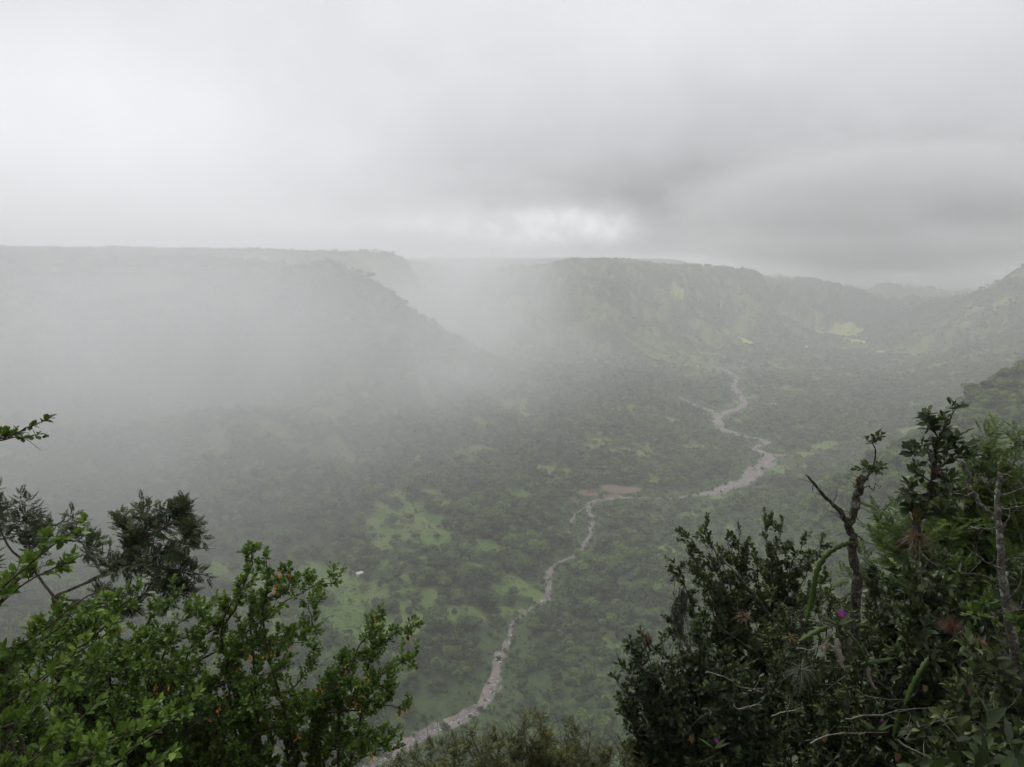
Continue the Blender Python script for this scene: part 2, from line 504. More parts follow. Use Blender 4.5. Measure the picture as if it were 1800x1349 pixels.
# ---------------------------------------------------------------- stony river
kr = NT('river_gravel')
p_ = kr.pos()
vo = kr.n('ShaderNodeTexVoronoi'); vo.inputs['Scale'].default_value = .55; kr.l(p_, vo.inputs['Vector'])
vo2 = kr.n('ShaderNodeTexVoronoi'); vo2.inputs['Scale'].default_value = 1.6; kr.l(p_, vo2.inputs['Vector'])
rn = kr.noise(p_, .09, 5, .6)
rc = kr.mix(kr.ramp(vo2.outputs['Distance'], .1, .6), (.27, .235, .225), (.13, .11, .107))
rc = kr.mix(kr.ramp(rn, .45, .65), rc, (.20, .165, .155))
rw = kr.noise(p_, .16, 5, .65)
rc = kr.mix(kr.ramp(rw, .50, .62), rc, (.085, .075, .070))                 # wet gravel and dark pools between the bars
rc = kr.mix(kr.ramp(vo.outputs['Distance'], .0, .22), (.42, .39, .375), rc)
rc = kr.mix(kr.ramp(kr.noise(p_, .055, 5, .6), .57, .63), rc, (.052, .085, .028))   # weeds on the bars
RIVMAT = kr.bsdf(rc, .85, .2, bump=vo2.outputs['Distance'], bstr=.8, bdist=.4)

kw = NT('stream_water')
WATMAT = kw.bsdf(kw.mix(kw.ramp(kw.noise(kw.pos(), .5, 4), .4, .65), (.10, .095, .09), (.24, .235, .225)), .45, .35, bump=kw.noise(kw.pos(), 1.4, 3), bstr=.3, bdist=.15)


def ribbon(name, P, wscale, lift, mat, cols=7, rag=.6, side=None):
    T = np.gradient(P[:, :2], axis=0)
    for _ in range(3): T[1:-1] = (T[:-2] + T[1:-1] * 2 + T[2:]) / 4
    T = nrm(T); N = np.stack([-T[:, 1], T[:, 0]], 1)
    s = np.arange(len(P)) * 1.0
    wl = P[:, 3] * wscale * .5 * (1 + rag * fbm(s / 3, s * 0 + 3, 5, 101)); wr = P[:, 3] * wscale * .5 * (1 + rag * fbm(s / 3, s * 0 + 30, 5, 107))
    off = np.zeros(len(P)) if side is None else side
    tt = np.linspace(-1, 1, cols)
    w = np.where(tt[None] < 0, wl[:, None], wr[:, None])
    XY = P[:, None, :2] + N[:, None] * (tt[None, :, None] * w[..., None] + off[:, None, None])
    Z = height(XY[..., 0], XY[..., 1]) + lift + (1 - tt[None] ** 2) * .12
    V = np.concatenate([XY, Z[..., None]], -1).reshape(-1, 3)
    i = np.arange(len(P) - 1)[:, None] * cols; j = np.arange(cols - 1)[None]
    q = np.stack([i + j, i + j + 1, i + cols + j + 1, i + cols + j], -1).reshape(-1, 4)[:, ::-1]
    return V, q


Vs, Qs, n0 = [], [], 0
for kx, Rv in enumerate(rivers):
    V, q = ribbon('river_bed', Rv, 1.0, .25 + .06 * kx, RIVMAT)
    Vs.append(V); Qs.append(q + n0); n0 += len(V)
rb = link('river_bed', raw_mesh('river_bed', np.concatenate(Vs), np.concatenate(Qs), None, None, [RIVMAT], smooth=True))
tag(rb, kind='structure')
P0 = rivers[0]
s_ = np.arange(len(P0)) * 1.0
side = fbm(s_ / 9, s_ * 0 + 55, 3, 121) * P0[:, 3] * .55
V, q = ribbon('stream', P0, .085, .50, WATMAT, cols=5, rag=1.6, side=side)
tag(link('stream_water', raw_mesh('stream_water', V, q, None, None, [WATMAT], smooth=True)), kind='structure')


# ---------------------------------------------------------------- scattering (one object of countless things)
def gn_scatter(name, pts, scl, rot, idx, protos, label, tilt=None):
    me = bpy.data.meshes.new(name)
    me.vertices.add(len(pts)); me.vertices.foreach_set('co', np.asarray(pts, np.float32).ravel())
    for nm, arr, ty in (('scl', scl, 'FLOAT'), ('rot', rot, 'FLOAT'), ('idx', idx, 'INT')):
        a = me.attributes.new(nm, ty, 'POINT'); a.data.foreach_set('value', np.asarray(arr, np.int32 if ty == 'INT' else np.float32))
    o = link(name, me)
    pc = bpy.data.collections.new(name + '_kinds')
    for i, pm in enumerate(protos):
        pc.objects.link(bpy.data.objects.new('%s_%s' % (name, 'abcdefghijkl'[i]), pm))
    g = bpy.data.node_groups.new(name, 'GeometryNodeTree')
    g.interface.new_socket('Geometry', in_out='INPUT', socket_type='NodeSocketGeometry')
    g.interface.new_socket('Geometry', in_out='OUTPUT', socket_type='NodeSocketGeometry')
    N = g.nodes; L = g.links
    gi, go = N.new('NodeGroupInput'), N.new('NodeGroupOutput')
    ci = N.new('GeometryNodeCollectionInfo'); ci.inputs['Collection'].default_value = pc
    ci.inputs['Separate Children'].default_value = True; ci.inputs['Reset Children'].default_value = True
    ip = N.new('GeometryNodeInstanceOnPoints'); ip.inputs['Pick Instance'].default_value = True

    def na(nm, ty):
        n = N.new('GeometryNodeInputNamedAttribute'); n.data_type = ty; n.inputs['Name'].default_value = nm
        return n.outputs['Attribute']
    cx = N.new('ShaderNodeCombineXYZ'); L.new(na('rot', 'FLOAT'), cx.inputs[2])
    L.new(gi.outputs[0], ip.inputs['Points']); L.new(ci.outputs[0], ip.inputs['Instance'])
    L.new(na('idx', 'INT'), ip.inputs['Instance Index']); L.new(na('scl', 'FLOAT'), ip.inputs['Scale']); L.new(cx.outputs[0], ip.inputs['Rotation'])
    L.new(ip.outputs[0], go.inputs[0])
    md = o.modifiers.new('scatter', 'NODES'); md.node_group = g
    tag(o, label, kind='stuff')
    return o


def ico(sub=1):
    import bmesh
    bm = bmesh.new(); bmesh.ops.create_icosphere(bm, subdivisions=sub, radius=1)
    V = np.array([v.co[:] for v in bm.verts]); T = np.array([[v.index for v in f.verts] for f in bm.faces]); bm.free()
    return V, T


ICO1, ICO2 = ico(1), ico(2)
TREELEAF = leaf_mat('valley_tree_leaves', (.016, .034, .010), (.062, .116, .028), (.155, .222, .054), .7, .2, .15, .35, obj_rand=True)
TREELEAF2 = leaf_mat('valley_tree_light_leaves', (.028, .056, .011), (.094, .162, .032), (.18, .25, .056), .7, .2, .2, .35, obj_rand=True)
LIGHT = (0, 3, 5, 7)
TREEBARK = bark_mat('valley_tree_bark', (.07, .06, .05), (.14, .125, .11), scale=2)


def make_crown(rng, h, rad, lumps, leaves, leaf, flat=.75):
    """leaf clumps over the lumps of a crown; returns MB"""
    m = MB()
    C, R = [], []
    for i in range(lumps):
        a = rng.uniform(0, 2 * PI); d = rad * .62 * math.sqrt(rng.uniform(0, 1)) if i else 0
        C.append([d * math.cos(a), d * math.sin(a), h * rng.uniform(.48, .82) - d * .18]); R.append(rad * rng.uniform(.36, .58))
    C, R = np.array(C), np.array(R)
    V, T = ICO1
    for c, r in zip(C, R):
        m.add(c + V * r * np.array([.72, .72, .56]) * (1 + .15 * rng.standard_normal((len(V), 1))), None, T, .05)  # core lumps tinted dark to stand for shade inside the crown
    k = rng.integers(0, lumps, leaves)
    d = nrm(rng.standard_normal((leaves, 3)) * [1, 1, .8] + [0, 0, .25])
    P = C[k] + d * (R[k] * rng.uniform(.78, 1.14, leaves))[:, None] * [1, 1, flat]
    n = nrm(d + rng.standard_normal((leaves, 3)) * .55 + [0, 0, .25])
    t = nrm(np.cross(n, rng.standard_normal((leaves, 3)))); b = np.cross(n, t)
    L = leaf * rng.uniform(.6, 1.3, leaves)[:, None]
    Q = np.stack([P - t * L, P - b * L * .55 + n * L * .15, P + t * L, P + b * L * .55 + n * L * .15], 1)
    tint = np.clip(.42 + .22 * rng.standard_normal(lumps)[k] + .13 * rng.standard_normal(leaves), 0, 1)
    m.add(Q.reshape(-1, 3), np.arange(leaves * 4).reshape(-1, 4), None, tint.repeat(4))
    return m


def make_trunk(rng, h, r):
    m = MB()
    top = np.array([rng.uniform(-.4, .4), rng.uniform(-.4, .4), h * .62])
    t = np.linspace(0, 1, 5)[:, None]
    m.tube(top * t + [0, 0, -.5], r * (1 - .65 * t[:, 0]), 6)
    for i in range(3):
        a = rng.uniform(0, 2 * PI); s = top * rng.uniform(.5, .8)
        e = s + np.array([math.cos(a) * h * .25, math.sin(a) * h * .25, h * .2])
        m.tube(s + (e - s) * t + np.array([0, 0, .12]) * np.sin(t * PI), r * .4 * (1 - .7 * t[:, 0]), 4)
    return m


protos, crowns, trunks = [], [], []
for i in range(9):
    rg = np.random.default_rng(100 + i)
    hh = [8.5, 7, 10, 6.5, 9, 8, 5, 2.6, 1.7][i]; rr = [4.2, 4.6, 4.4, 3.4, 5.2, 3.6, 3.4, 1.9, 1.5][i]
    c = make_crown(rg, hh, rr, [9, 10, 9, 7, 12, 7, 7, 5, 4][i], [1000, 1100, 1000, 800, 1200, 800, 700, 420, 300][i], [.46, .44, .48, .40, .46, .42, .40, .28, .24][i])
    tk = make_trunk(rg, hh, .22 if i < 7 else .07)
    if i < 7:
        crowns.append(raw_mesh('crown', np.concatenate(c.v), np.concatenate(c.q), np.concatenate(c.t), {'tint': np.concatenate(c.a)}, [TREELEAF2 if i in LIGHT else TREELEAF]))
        trunks.append(raw_mesh('trunk', np.concatenate(tk.v), np.concatenate(tk.q), np.concatenate(tk.t), {'tint': np.concatenate(tk.a)}, [TREEBARK]))
    nc = c.n
    nq, ntr = sum(map(len, c.q)), sum(map(len, c.t)); kq, kt = sum(map(len, tk.q)), sum(map(len, tk.t))
    protos.append(raw_mesh('valley_tree_%d' % i, np.concatenate(c.v + tk.v), np.concatenate(c.q + [a + nc for a in tk.q]), np.concatenate(c.t + [a + nc for a in tk.t]),
                           {'tint': np.concatenate(c.a + tk.a)}, [TREELEAF2 if i in LIGHT else TREELEAF, TREEBARK], np.concatenate([np.zeros(nq), np.ones(kq), np.zeros(ntr), np.ones(kt)])))

# candidate trees over the whole visible country
def sector(r0, r1, per, amax, rng):
    n = int((r1 * r1 - r0 * r0) * math.radians(amax) / per)
    r = np.sqrt(rng.uniform(r0 * r0, r1 * r1, n)); a = rng.uniform(-math.radians(amax), math.radians(amax), n)
    return np.stack([r * np.sin(a), r * np.cos(a)], 1)


rg = np.random.default_rng(5)
cand = np.concatenate([sector(60, 260, 42, 46, rg), sector(260, 800, 18, 42, rg), sector(800, 1500, 28, 41, rg), sector(1500, 2600, 48, 41, rg), sector(2600, 4200, 150, 41, rg)])
cx, cy = cand[:, 0], cand[:, 1]
cr = np.hypot(cx, cy)
cz = height(cx, cy)
crd = river_dist(cx, cy)
md = np.maximum(np.maximum(meadow(cx, cy, cz), blobs(_sunlit, cx, cy)), blobs(_er, cx, cy, .7))
dens = .66 + .34 * sstep(-.25, .25, fbm(cx / 60, cy / 60, 3, 33))
u = rg.uniform(0, 1, len(cand))
keep = (u < (1 - .90 * sstep(.12, .66, md)) * dens) & ((crd > np.where(cr < 640, .2, .8)) | ((crd > -1.5) & (u < .3)) | ((cr > 800) & (crd > -9) & (u < .05)) | ((cr > 480) & (cr < 640) & (crd > -3) & (u < .35))) & ~((crd < 5) & (u > .6)) & ~hidden(cx, cy, cz + 10)
cx, cy, cz, cr, crd, md, u = [a[keep] for a in (cx, cy, cz, cr, crd, md, u)]
big = fbm(cx / 90, cy / 90, 3, 44)
lightzone = fbm(cx / 55, cy / 55, 3, 46) + .35 * fbm(cx / 300, cy / 300, 2, 47) + .10 * (cx > np.interp(cy, np.sort(rivers[0][:, 1]), rivers[0][np.argsort(rivers[0][:, 1]), 0]))
pick = rg.uniform(0, 1, len(cx)) < .12 + .76 * sstep(-.10, .22, lightzone)
idx = np.where(pick, np.array([0, 3, 5])[rg.integers(0, 3, len(cx))], np.array([1, 2, 4, 6])[rg.integers(0, 4, len(cx))])
rs = rg.uniform(0, 1, len(cx))
small = (rs < .34 - .5 * big) | ((md > .3) & (rs < .75))
idx = np.where(small, rg.integers(6, 9, len(cx)), idx)
shore = crd < np.where(cr > 600, 26, 15) * rg.uniform(.5, 1.2, len(cx))       # low scrub along the water
idx = np.where(shore, rg.integers(7, 9, len(cx)), idx); small |= shore
scl = np.clip(rg.lognormal(-.22, .30, len(cx)), .4, 1.7) * (1 + .35 * big) * np.where(cr > 1500, .85, 1.0) * np.where(cz > 5, .8, 1.0)
scl = np.where(small, scl * 1.15, scl) * .92
rot = rg.uniform(0, 6.28, len(cx))

# the three hundred trees that show largest are objects of their own
yy_ = CP * cy - SP * cz
vv_ = (SP * cy + CP * cz) / yy_
px_ = 900 + F * cx / yy_; py_ = 674.5 - F * vv_
inframe = (px_ > 420) & (px_ < 1400) & (py_ > 560) & (py_ < 1345) & (idx < 7) & (cr > 230) & ~hidden(cx, cy, cz, 4)
inframe &= ~((px_ < 720) & (py_ > 1075 + .55 * np.abs(px_ - 520) * 0)) & ~((px_ > 1110) & (py_ > 1120)) & ~((px_ > 1210) & (py_ > 930)) & ~((px_ < 580) & (py_ > 985))
size = np.array([4.2, 4.6, 4.4, 3.4, 5.2, 3.6, 3.4, 1.9, 1.5])[idx] * scl / cr
order = np.argsort(-np.where(inframe, size, -1))[:300]
ZONES = {
    'meadow': ('leafy green tree standing apart from the forest in a pale green hillside meadow', 'trees dotted over the pale green meadows'),
    'bank': ('green tree at the very edge of the pale stony riverbed', 'trees lining the stony riverbed'),
    'left': ('bushy tree in the closed green wood left of the stony river', 'valley trees left of the river'),
    'right': ('bushy tree in the closed green wood right of the stony river', 'valley trees right of the river'),
}
ry = P0[:, 1]; rx = P0[:, 0]
for i in order:
    zone = 'meadow' if md[i] > .35 else 'bank' if crd[i] < 12 else 'left' if cx[i] < np.interp(cy[i], np.sort(ry), rx[np.argsort(ry)]) else 'right'
    t = bpy.data.objects.new('valley_tree', None); COL.objects.link(t)
    t.location = (cx[i], cy[i], cz[i]); t.rotation_euler = (0, 0, rot[i]); t.scale = (scl[i],) * 3
    tag(t, ZONES[zone][0], 'tree', ZONES[zone][1])
    link('trunk', trunks[idx[i]], t); link('crown', crowns[idx[i]], t)
rest = np.ones(len(cx), bool); rest[order] = False
forest = gn_scatter('forest', np.stack([cx, cy, cz], 1)[rest], scl[rest], rot[rest], idx[rest], protos, 'unbroken dark green forest covering the valley slopes and ridges')
print('forest', rest.sum(), 'individual', len(order))

# shrubs and grass tufts in the meadows
mc = np.concatenate([sector(250, 800, 14, 41, rg), sector(800, 1700, 60, 41, rg)])
mx, my = mc[:, 0], mc[:, 1]
mm = np.maximum(meadow(mx, my), blobs(_sunlit, mx, my)); mk = (mm > .22) & (river_dist(mx, my) > 2) & (rg.uniform(0, 1, len(mx)) < .25 + .75 * sstep(-.1, .3, fbm(mx / 25, my / 25, 2, 12)))
mx, my = mx[mk], my[mk]; mz = height(mx, my); mk = ~hidden(mx, my, mz + 3); mx, my, mz = mx[mk], my[mk], mz[mk]
kg = NT('tall_grass')
GRM = kg.bsdf(kg.mix(kg.n('ShaderNodeObjectInfo').outputs['Random'], (.034, .066, .016), (.105, .155, .036)), .9, .1)
tufts = []
for i in range(3):
    rq = np.random.default_rng(300 + i); m = MB()
    V, T = ICO1
    for q_ in range(5):
        m.add(np.array([rq.uniform(-1, 1), rq.uniform(-1, 1), .05]) + V * [rq.uniform(.5, .9), rq.uniform(.5, .9), rq.uniform(.25, .55)] * (1 + .2 * rq.standard_normal((len(V), 1))), None, T, .5)
    tufts.append(raw_mesh('tuft_%d' % i, np.concatenate(m.v), None, np.concatenate(m.t), None, [GRM]))
gn_scatter('meadow_grass', np.stack([mx, my, mz], 1), rg.uniform(.5, 1.2, len(mx)), rg.uniform(0, 6, len(mx)), rg.integers(0, 3, len(mx)), tufts, 'rough tussocky grass growing over the pale green meadows')

# boulders in the river
kb = NT('river_stone')
STM = kb.bsdf(kb.mix(kb.n('ShaderNodeObjectInfo').outputs['Random'], (.15, .13, .125), (.44, .41, .395)), .85, .2)
stones = []
for i in range(4):
    rq = np.random.default_rng(400 + i); V, T = ICO1
    stones.append(raw_mesh('stone_%d' % i, V * [rq.uniform(.7, 1.2), rq.uniform(.5, .9), rq.uniform(.35, .6)] * (1 + .18 * rq.standard_normal((len(V), 1))), None, T, None, [STM]))
bp = []
for Rv in rivers:
    for k_ in range(len(Rv)):
        n = rg.poisson(6 if Rv[k_, 1] < 560 else 3.2)
        for _ in range(n):
            bp.append((Rv[k_, 0] + rg.uniform(-.5, .5) * Rv[k_, 3] * .95, Rv[k_, 1] + rg.uniform(-.5, .5) * Rv[k_, 3] * .8 + rg.uniform(-1, 1)))
bp = np.array(bp); bz = height(bp[:, 0], bp[:, 1]) + .25
gn_scatter('river_stones', np.column_stack([bp, bz]), np.clip(rg.lognormal(-1.15, .65, len(bp)), .12, 1.9), rg.uniform(0, 6, len(bp)), rg.integers(0, 4, len(bp)), stones, 'pale cobbles and boulders strewn along the riverbed')

# ---------------------------------------------------------------- far huts
def hut(px, py, w, d, hgt, rz, roofcol, wallcol, label):
    c = cast(px, py)
    e = bpy.data.objects.new('farm_hut', None); COL.objects.link(e); e.location = c; e.rotation_euler = (0, 0, rz)
    tag(e, label, 'hut')
    def plain(nm, col):
        k = NT(nm); n = k.noise(k.n('ShaderNodeTexCoord').outputs['Object'], 2, 4)
        return k.bsdf(k.mix(k.ramp(n, .4, .7), col, tuple(.75 * a for a in col)), .7, .3)
    wm, rm, dm = plain('hut_wall', wallcol), plain('hut_roof', roofcol), plain('hut_door', (.10, .07, .05))
    x, y = w / 2, d / 2
    g = hgt + d * .22
    V = [(-x, -y, -1), (x, -y, -1), (x, y, -1), (-x, y, -1), (-x, -y, hgt), (x, -y, hgt), (x, y, hgt), (-x, y, hgt), (-x, 0, g), (x, 0, g)]
    link('wall', raw_mesh('wall', V, [(0, 1, 5, 4), (2, 3, 7, 6), (1, 2, 6, 5), (3, 0, 4, 7)], [(5, 6, 9), (7, 4, 8)], None, [wm]), e)
    o, th = .35, .12
    R = []
    for s in (-1, 1):
        R += [(-x - o, s * (y + o), hgt - o * .44 + .02), (x + o, s * (y + o), hgt - o * .44 + .02), (x + o, 0, g + .02), (-x - o, 0, g + .02)]
    R = np.array(R); R = np.concatenate([R, R + [0, 0, th]])
    f = []
    for b in (0, 4):
        f += [(b, b + 1, b + 2, b + 3), (b + 8, b + 9, b + 10, b + 11), (b, b + 1, b + 9, b + 8), (b + 1, b + 2, b + 10, b + 9), (b + 3, b, b + 8, b + 11)]
    link('roof', raw_mesh('roof', R, f, None, None, [rm]), e)
    D = [(-.5, -y - .05, 0), (.5, -y - .05, 0), (.5, -y - .05, 2), (-.5, -y - .05, 2), (-.5, -y + .02, 0), (.5, -y + .02, 0), (.5, -y + .02, 2), (-.5, -y + .02, 2)]
    link('door', raw_mesh('door', D, [(0, 1, 2, 3), (0, 4, 5, 1), (3, 2, 6, 7), (0, 3, 7, 4), (1, 5, 6, 2)], None, None, [dm]), e)


hut(632, 1013, 4.2, 3.4, 2.0, .5, (.75, .75, .76), (.6, .58, .55), 'small white hut beside bushes at the top of the pale green meadow')
hut(1229, 646, 8, 5, 2.6, .2, (.7, .72, .74), (.6, .6, .58), 'white roofed hut beyond the upper bend of the river')
hut(1417, 611, 7, 5, 2.6, -.3, (.7, .72, .74), (.6, .6, .58), 'tiny white hut at the foot of the far ridge')
hut(1325, 669, 5, 4, 2.4, .6, (.72, .72, .72), (.55, .55, .52), 'tiny pale hut in trees just right of the upper river')
hut(1223, 730, 4, 3.4, 2.2, .1, (.74, .74, .74), (.6, .6, .58), 'pale hut left of the wide gravel bend in the river')
hut(1154, 991, 2.8, 2.4, 1.8, .9, (.6, .62, .6), (.5, .5, .47), 'small pale hut among the trees right of the river')

# ---------------------------------------------------------------- air
def volume_box(name, lo, hi, dens, col):
    lo, hi = np.array(lo, float), np.array(hi, float)
    V = [(x, y, z) for z in (lo[2], hi[2]) for y in (lo[1], hi[1]) for x in (lo[0], hi[0])]
    k = NT(name + '_air')
    v = k.n('ShaderNodeVolumePrincipled'); v.inputs['Density'].default_value = dens; v.inputs['Color'].default_value = (*col, 1); v.inputs['Anisotropy'].default_value = 0.0
    k.l(v.outputs[0], k.out.inputs['Volume'])
    o = link(name, raw_mesh(name, V, [(0, 2, 3, 1), (4, 5, 7, 6), (0, 1, 5, 4), (2, 6, 7, 3), (0, 4, 6, 2), (1, 3, 7, 5)], None, None, [k.m]))
    tag(o, 'pale even haze filling the whole valley', kind='stuff')
    return o


HAZE_D = 0.00036
volume_box('haze', (-7100, -7100, -420), (7100, 7100, 84), HAZE_D, (.984, .974, 1.0))


def mist(name, c, r, dens, label, rz=0.0, noise=.7, nscale=2.2, edge=0.0, alb=(.986, .978, 1.0), streak=(1, 1, 1)):
    """a soft bank of mist or low cloud: dense in its middle, nothing at its rim"""
    V, T = ICO2
    k = NT(name + '_air')
    co = k.n('ShaderNodeTexCoord').outputs['Object']
    ln = k.n('ShaderNodeVectorMath', operation='LENGTH'); k.l(co, ln.inputs[0])
    fall = k.ramp(ln.outputs['Value'], edge, .93, 1.0, 0.0)
    sc = k.n('ShaderNodeVectorMath', operation='MULTIPLY'); k.l(co, sc.inputs[0]); sc.inputs[1].default_value = streak
    n = k.ramp(k.noise(sc.outputs[0], nscale, 3, .5), .3, .7, 1 - noise, 1 + noise)
    v = k.n('ShaderNodeVolumePrincipled'); v.inputs['Color'].default_value = (*alb, 1); v.inputs['Anisotropy'].default_value = 0.0
    k.l(k.math('MULTIPLY', k.math('MULTIPLY', fall, n), dens), v.inputs['Density'])
    k.l(v.outputs[0], k.out.inputs['Volume'])
    o = link(name, raw_mesh(name, V, None, T, None, [k.m]))
    o.location = c; o.scale = r; o.rotation_euler = (0, 0, rz)
    tag(o, label, kind='stuff')
    return o


mist('mist_bank', (-390, 640, -75), (560, 650, 225), .0030, 'broad pale mist bank veiling the whole left ridge', noise=.28, streak=(2.2, 1.2, .5))
mist('mist_curtain', (-330, 400, -110), (360, 330, 180), .0008, 'thin mist curtain hanging before the lower left slope', noise=.5, streak=(2.4, 1.2, .4))
mist('mist_wisp', (-130, 1480, -40), (360, 340, 220), .0030, 'pale mist filling the gap behind the left ridge')
mist('mist_streamer', (-60, 850, -110), (260, 460, 150), .0012, 'thin mist streamer trailing down over the valley bench')
mist('low_cloud', (1330, 2500, 190), (1000, 760, 300), .0120, 'grey low cloud sinking over the far ridge top', noise=.8, nscale=3.5, edge=.1, alb=(.80, .80, .81))  # low cloud bank; grey albedo stands in for shade from clouds above

# ---------------------------------------------------------------- sky and light
SUN_EL, SUN_AZ = math.radians(58), math.radians(-40)      # veiled sun up to the left, beyond the valley
w = bpy.data.worlds.new('World'); S.world = w; w.use_nodes = True
t = w.node_tree; t.nodes.clear()
wn = NT.__new__(NT); wn.t = t; wn.m = None
wout = wn.n('ShaderNodeOutputWorld'); bg = wn.n('ShaderNodeBackground'); bg.inputs['Strength'].default_value = 0.1
sky = wn.n('ShaderNodeTexSky', sky_type='NISHITA'); sky.sun_disc = False; sky.sun_elevation = SUN_EL; sky.sun_rotation = SUN_AZ
sky.air_density = 1.0; sky.dust_density = 2.0
dirv = wn.n('ShaderNodeTexCoord').outputs['Generated']
# cloud deck: streaks flatten towards the horizon as under a level ceiling
sep = wn.n('ShaderNodeSeparateXYZ'); wn.l(dirv, sep.inputs[0])
zz = wn.math('ADD', wn.math('ABSOLUTE', sep.outputs[2]), .36)
cmb = wn.n('ShaderNodeCombineXYZ'); wn.l(wn.math('DIVIDE', sep.outputs[0], zz), cmb.inputs[0]); wn.l(wn.math('DIVIDE', sep.outputs[1], zz), cmb.inputs[1])
n1 = wn.noise(cmb.outputs[0], .9, 4, .5); n2 = wn.noise(cmb.outputs[0], 3.0, 5, .55); n3 = wn.noise(dirv, 22.0, 5, .6)


def glow(px, py, sx, sy, amp, rag=.7):
    """a lighter or darker part of the cloud deck, as a soft patch of directions"""
    a, b = ray(px, py)
    d = nrm(np.array([a, 1.0, b]))
    r = nrm(np.cross(d, [0, 0, 1.0])); up = np.cross(r, d)
    def dot(vec):
        vm = wn.n('ShaderNodeVectorMath', operation='DOT_PRODUCT'); wn.l(dirv, vm.inputs[0]); vm.inputs[1].default_value = tuple(vec); return vm.outputs['Value']
    f = dot(d)
    x = wn.math('DIVIDE', dot(r), sx / F); y = wn.math('DIVIDE', dot(up), sy / F)
    q = wn.math('ADD', wn.math('MULTIPLY', x, x), wn.math('MULTIPLY', y, y))
    q = wn.math('ADD', q, wn.math('MULTIPLY', wn.math('SUBTRACT', n3 if rag > 1 else n2, .5), rag))
    g = wn.math('EXPONENT', wn.math('MULTIPLY', q, -1.0))
    return wn.math('MULTIPLY', wn.math('MULTIPLY', g, wn.math('GREATER_THAN', f, 0.0)), amp)


SKYB = 4.45
lum = wn.math('ADD', SKYB, wn.math('MULTIPLY', wn.math('SUBTRACT', n1, .5), 1.0))
lum = wn.math('ADD', lum, wn.math('MULTIPLY', wn.math('SUBTRACT', n2, .5), .6))
lum = wn.math('ADD', lum, wn.math('MULTIPLY', wn.math('SUBTRACT', wn.noise(dirv, 7.0, 5, .6), .5), .9))
for g_ in [(170, 240, 420, 170, 1.2), (150, 0, 400, 90, -.5), (880, 398, 130, 26, 1.1, 3.2), (965, 388, 90, 26, .9, 3.4), (1045, 392, 70, 26, 1.3, 3.0), (1090, 402, 30, 22, .9, 3.0), (990, 420, 140, 16, .9, 3.4), (640, 395, 200, 22, .7, 2.6),
           (1550, 450, 700, 210, -2.2), (1050, 330, 480, 130, -.8), (1250, 390, 140, 60, -.3, 1.6), (1000, 0, 800, 90, .4)]:
    lum = wn.math('ADD', lum, glow(*g_))
hs = wn.n('ShaderNodeHueSaturation'); hs.inputs['Saturation'].default_value = .25; wn.l(sky.outputs[0], hs.inputs['Color'])
grey = wn.n('ShaderNodeVectorMath', operation='SCALE'); grey.inputs[0].default_value = (.985, 1.0, 1.03); wn.l(lum, grey.inputs['Scale'])
mx_ = wn.n('ShaderNodeMix', data_type='RGBA'); mx_.inputs[0].default_value = .93; wn.l(hs.outputs[0], mx_.inputs[6]); wn.l(grey.outputs[0], mx_.inputs[7])
wn.l(mx_.outputs[2], bg.inputs['Color']); wn.l(bg.outputs[0], wout.inputs['Surface'])

sun = bpy.data.objects.new('sun', bpy.data.lights.new('sun', 'SUN')); COL.objects.link(sun)
sun.data.energy = 1.5; sun.data.angle = math.radians(20); sun.data.color = (1, .985, .96)
sd = Vector((math.sin(SUN_AZ) * math.cos(SUN_EL), math.cos(SUN_AZ) * math.cos(SUN_EL), math.sin(SUN_EL)))
sun.rotation_euler = (-sd).to_track_quat('-Z', 'Y').to_euler()

vs = S.view_settings
vs.view_transform = 'Standard'; vs.look = 'None'; vs.gamma = 1; vs.exposure = 0.78
S.render.engine = 'CYCLES'
cy_ = S.cycles
cy_.use_denoising = True; cy_.denoiser = 'OPENIMAGEDENOISE'
cy_.max_bounces = 10; cy_.diffuse_bounces = 3; cy_.glossy_bounces = 2; cy_.transmission_bounces = 4; cy_.volume_bounces = 8; cy_.transparent_max_bounces = 8
cy_.volume_step_rate = 1.0; cy_.volume_max_steps = 128

# ---------------------------------------------------------------- plants on the rim, close to the camera
SHAPES = {            # half widths at 0.33 and 0.68 of the blade
    'ovate': (1.0, .78), 'obovate': (.62, 1.0), 'lance': (.9, .72), 'oval': (.9, .95)}


def add_leaves(mb, P, D, N, L, W, tint, shape='ovate', fold=.22, curl=.12):
    P = np.asarray(P, float)
    if not len(P): return
    D = nrm(D); S_ = nrm(np.cross(D, N)); N = np.cross(S_, D)
    L = np.broadcast_to(L, (len(P),))[:, None]; W = np.broadcast_to(W, (len(P),))[:, None]
    w1, w2 = SHAPES[shape]
    rows = [(0, 0, 0), (.33, -w1, fold), (.33, 0, 0), (.33, w1, fold), (.68, -w2, fold), (.68, 0, 0), (.68, w2, fold), (1, 0, 0)]
    V = np.stack([P + D * t * L + S_ * s * W * .5 + N * (h * W * .5 - curl * t * t * L) for t, s, h in rows], 1)
    b = np.arange(len(P))[:, None] * 8
    q = np.concatenate([b + [1, 4, 5, 2], b + [2, 5, 6, 3]]); t = np.concatenate([b + [0, 1, 2], b + [0, 2, 3], b + [4, 7, 5], b + [5, 7, 6]])
    mb.add(V.reshape(-1, 3), q, t, np.asarray(np.broadcast_to(tint, (len(P),))).repeat(8))


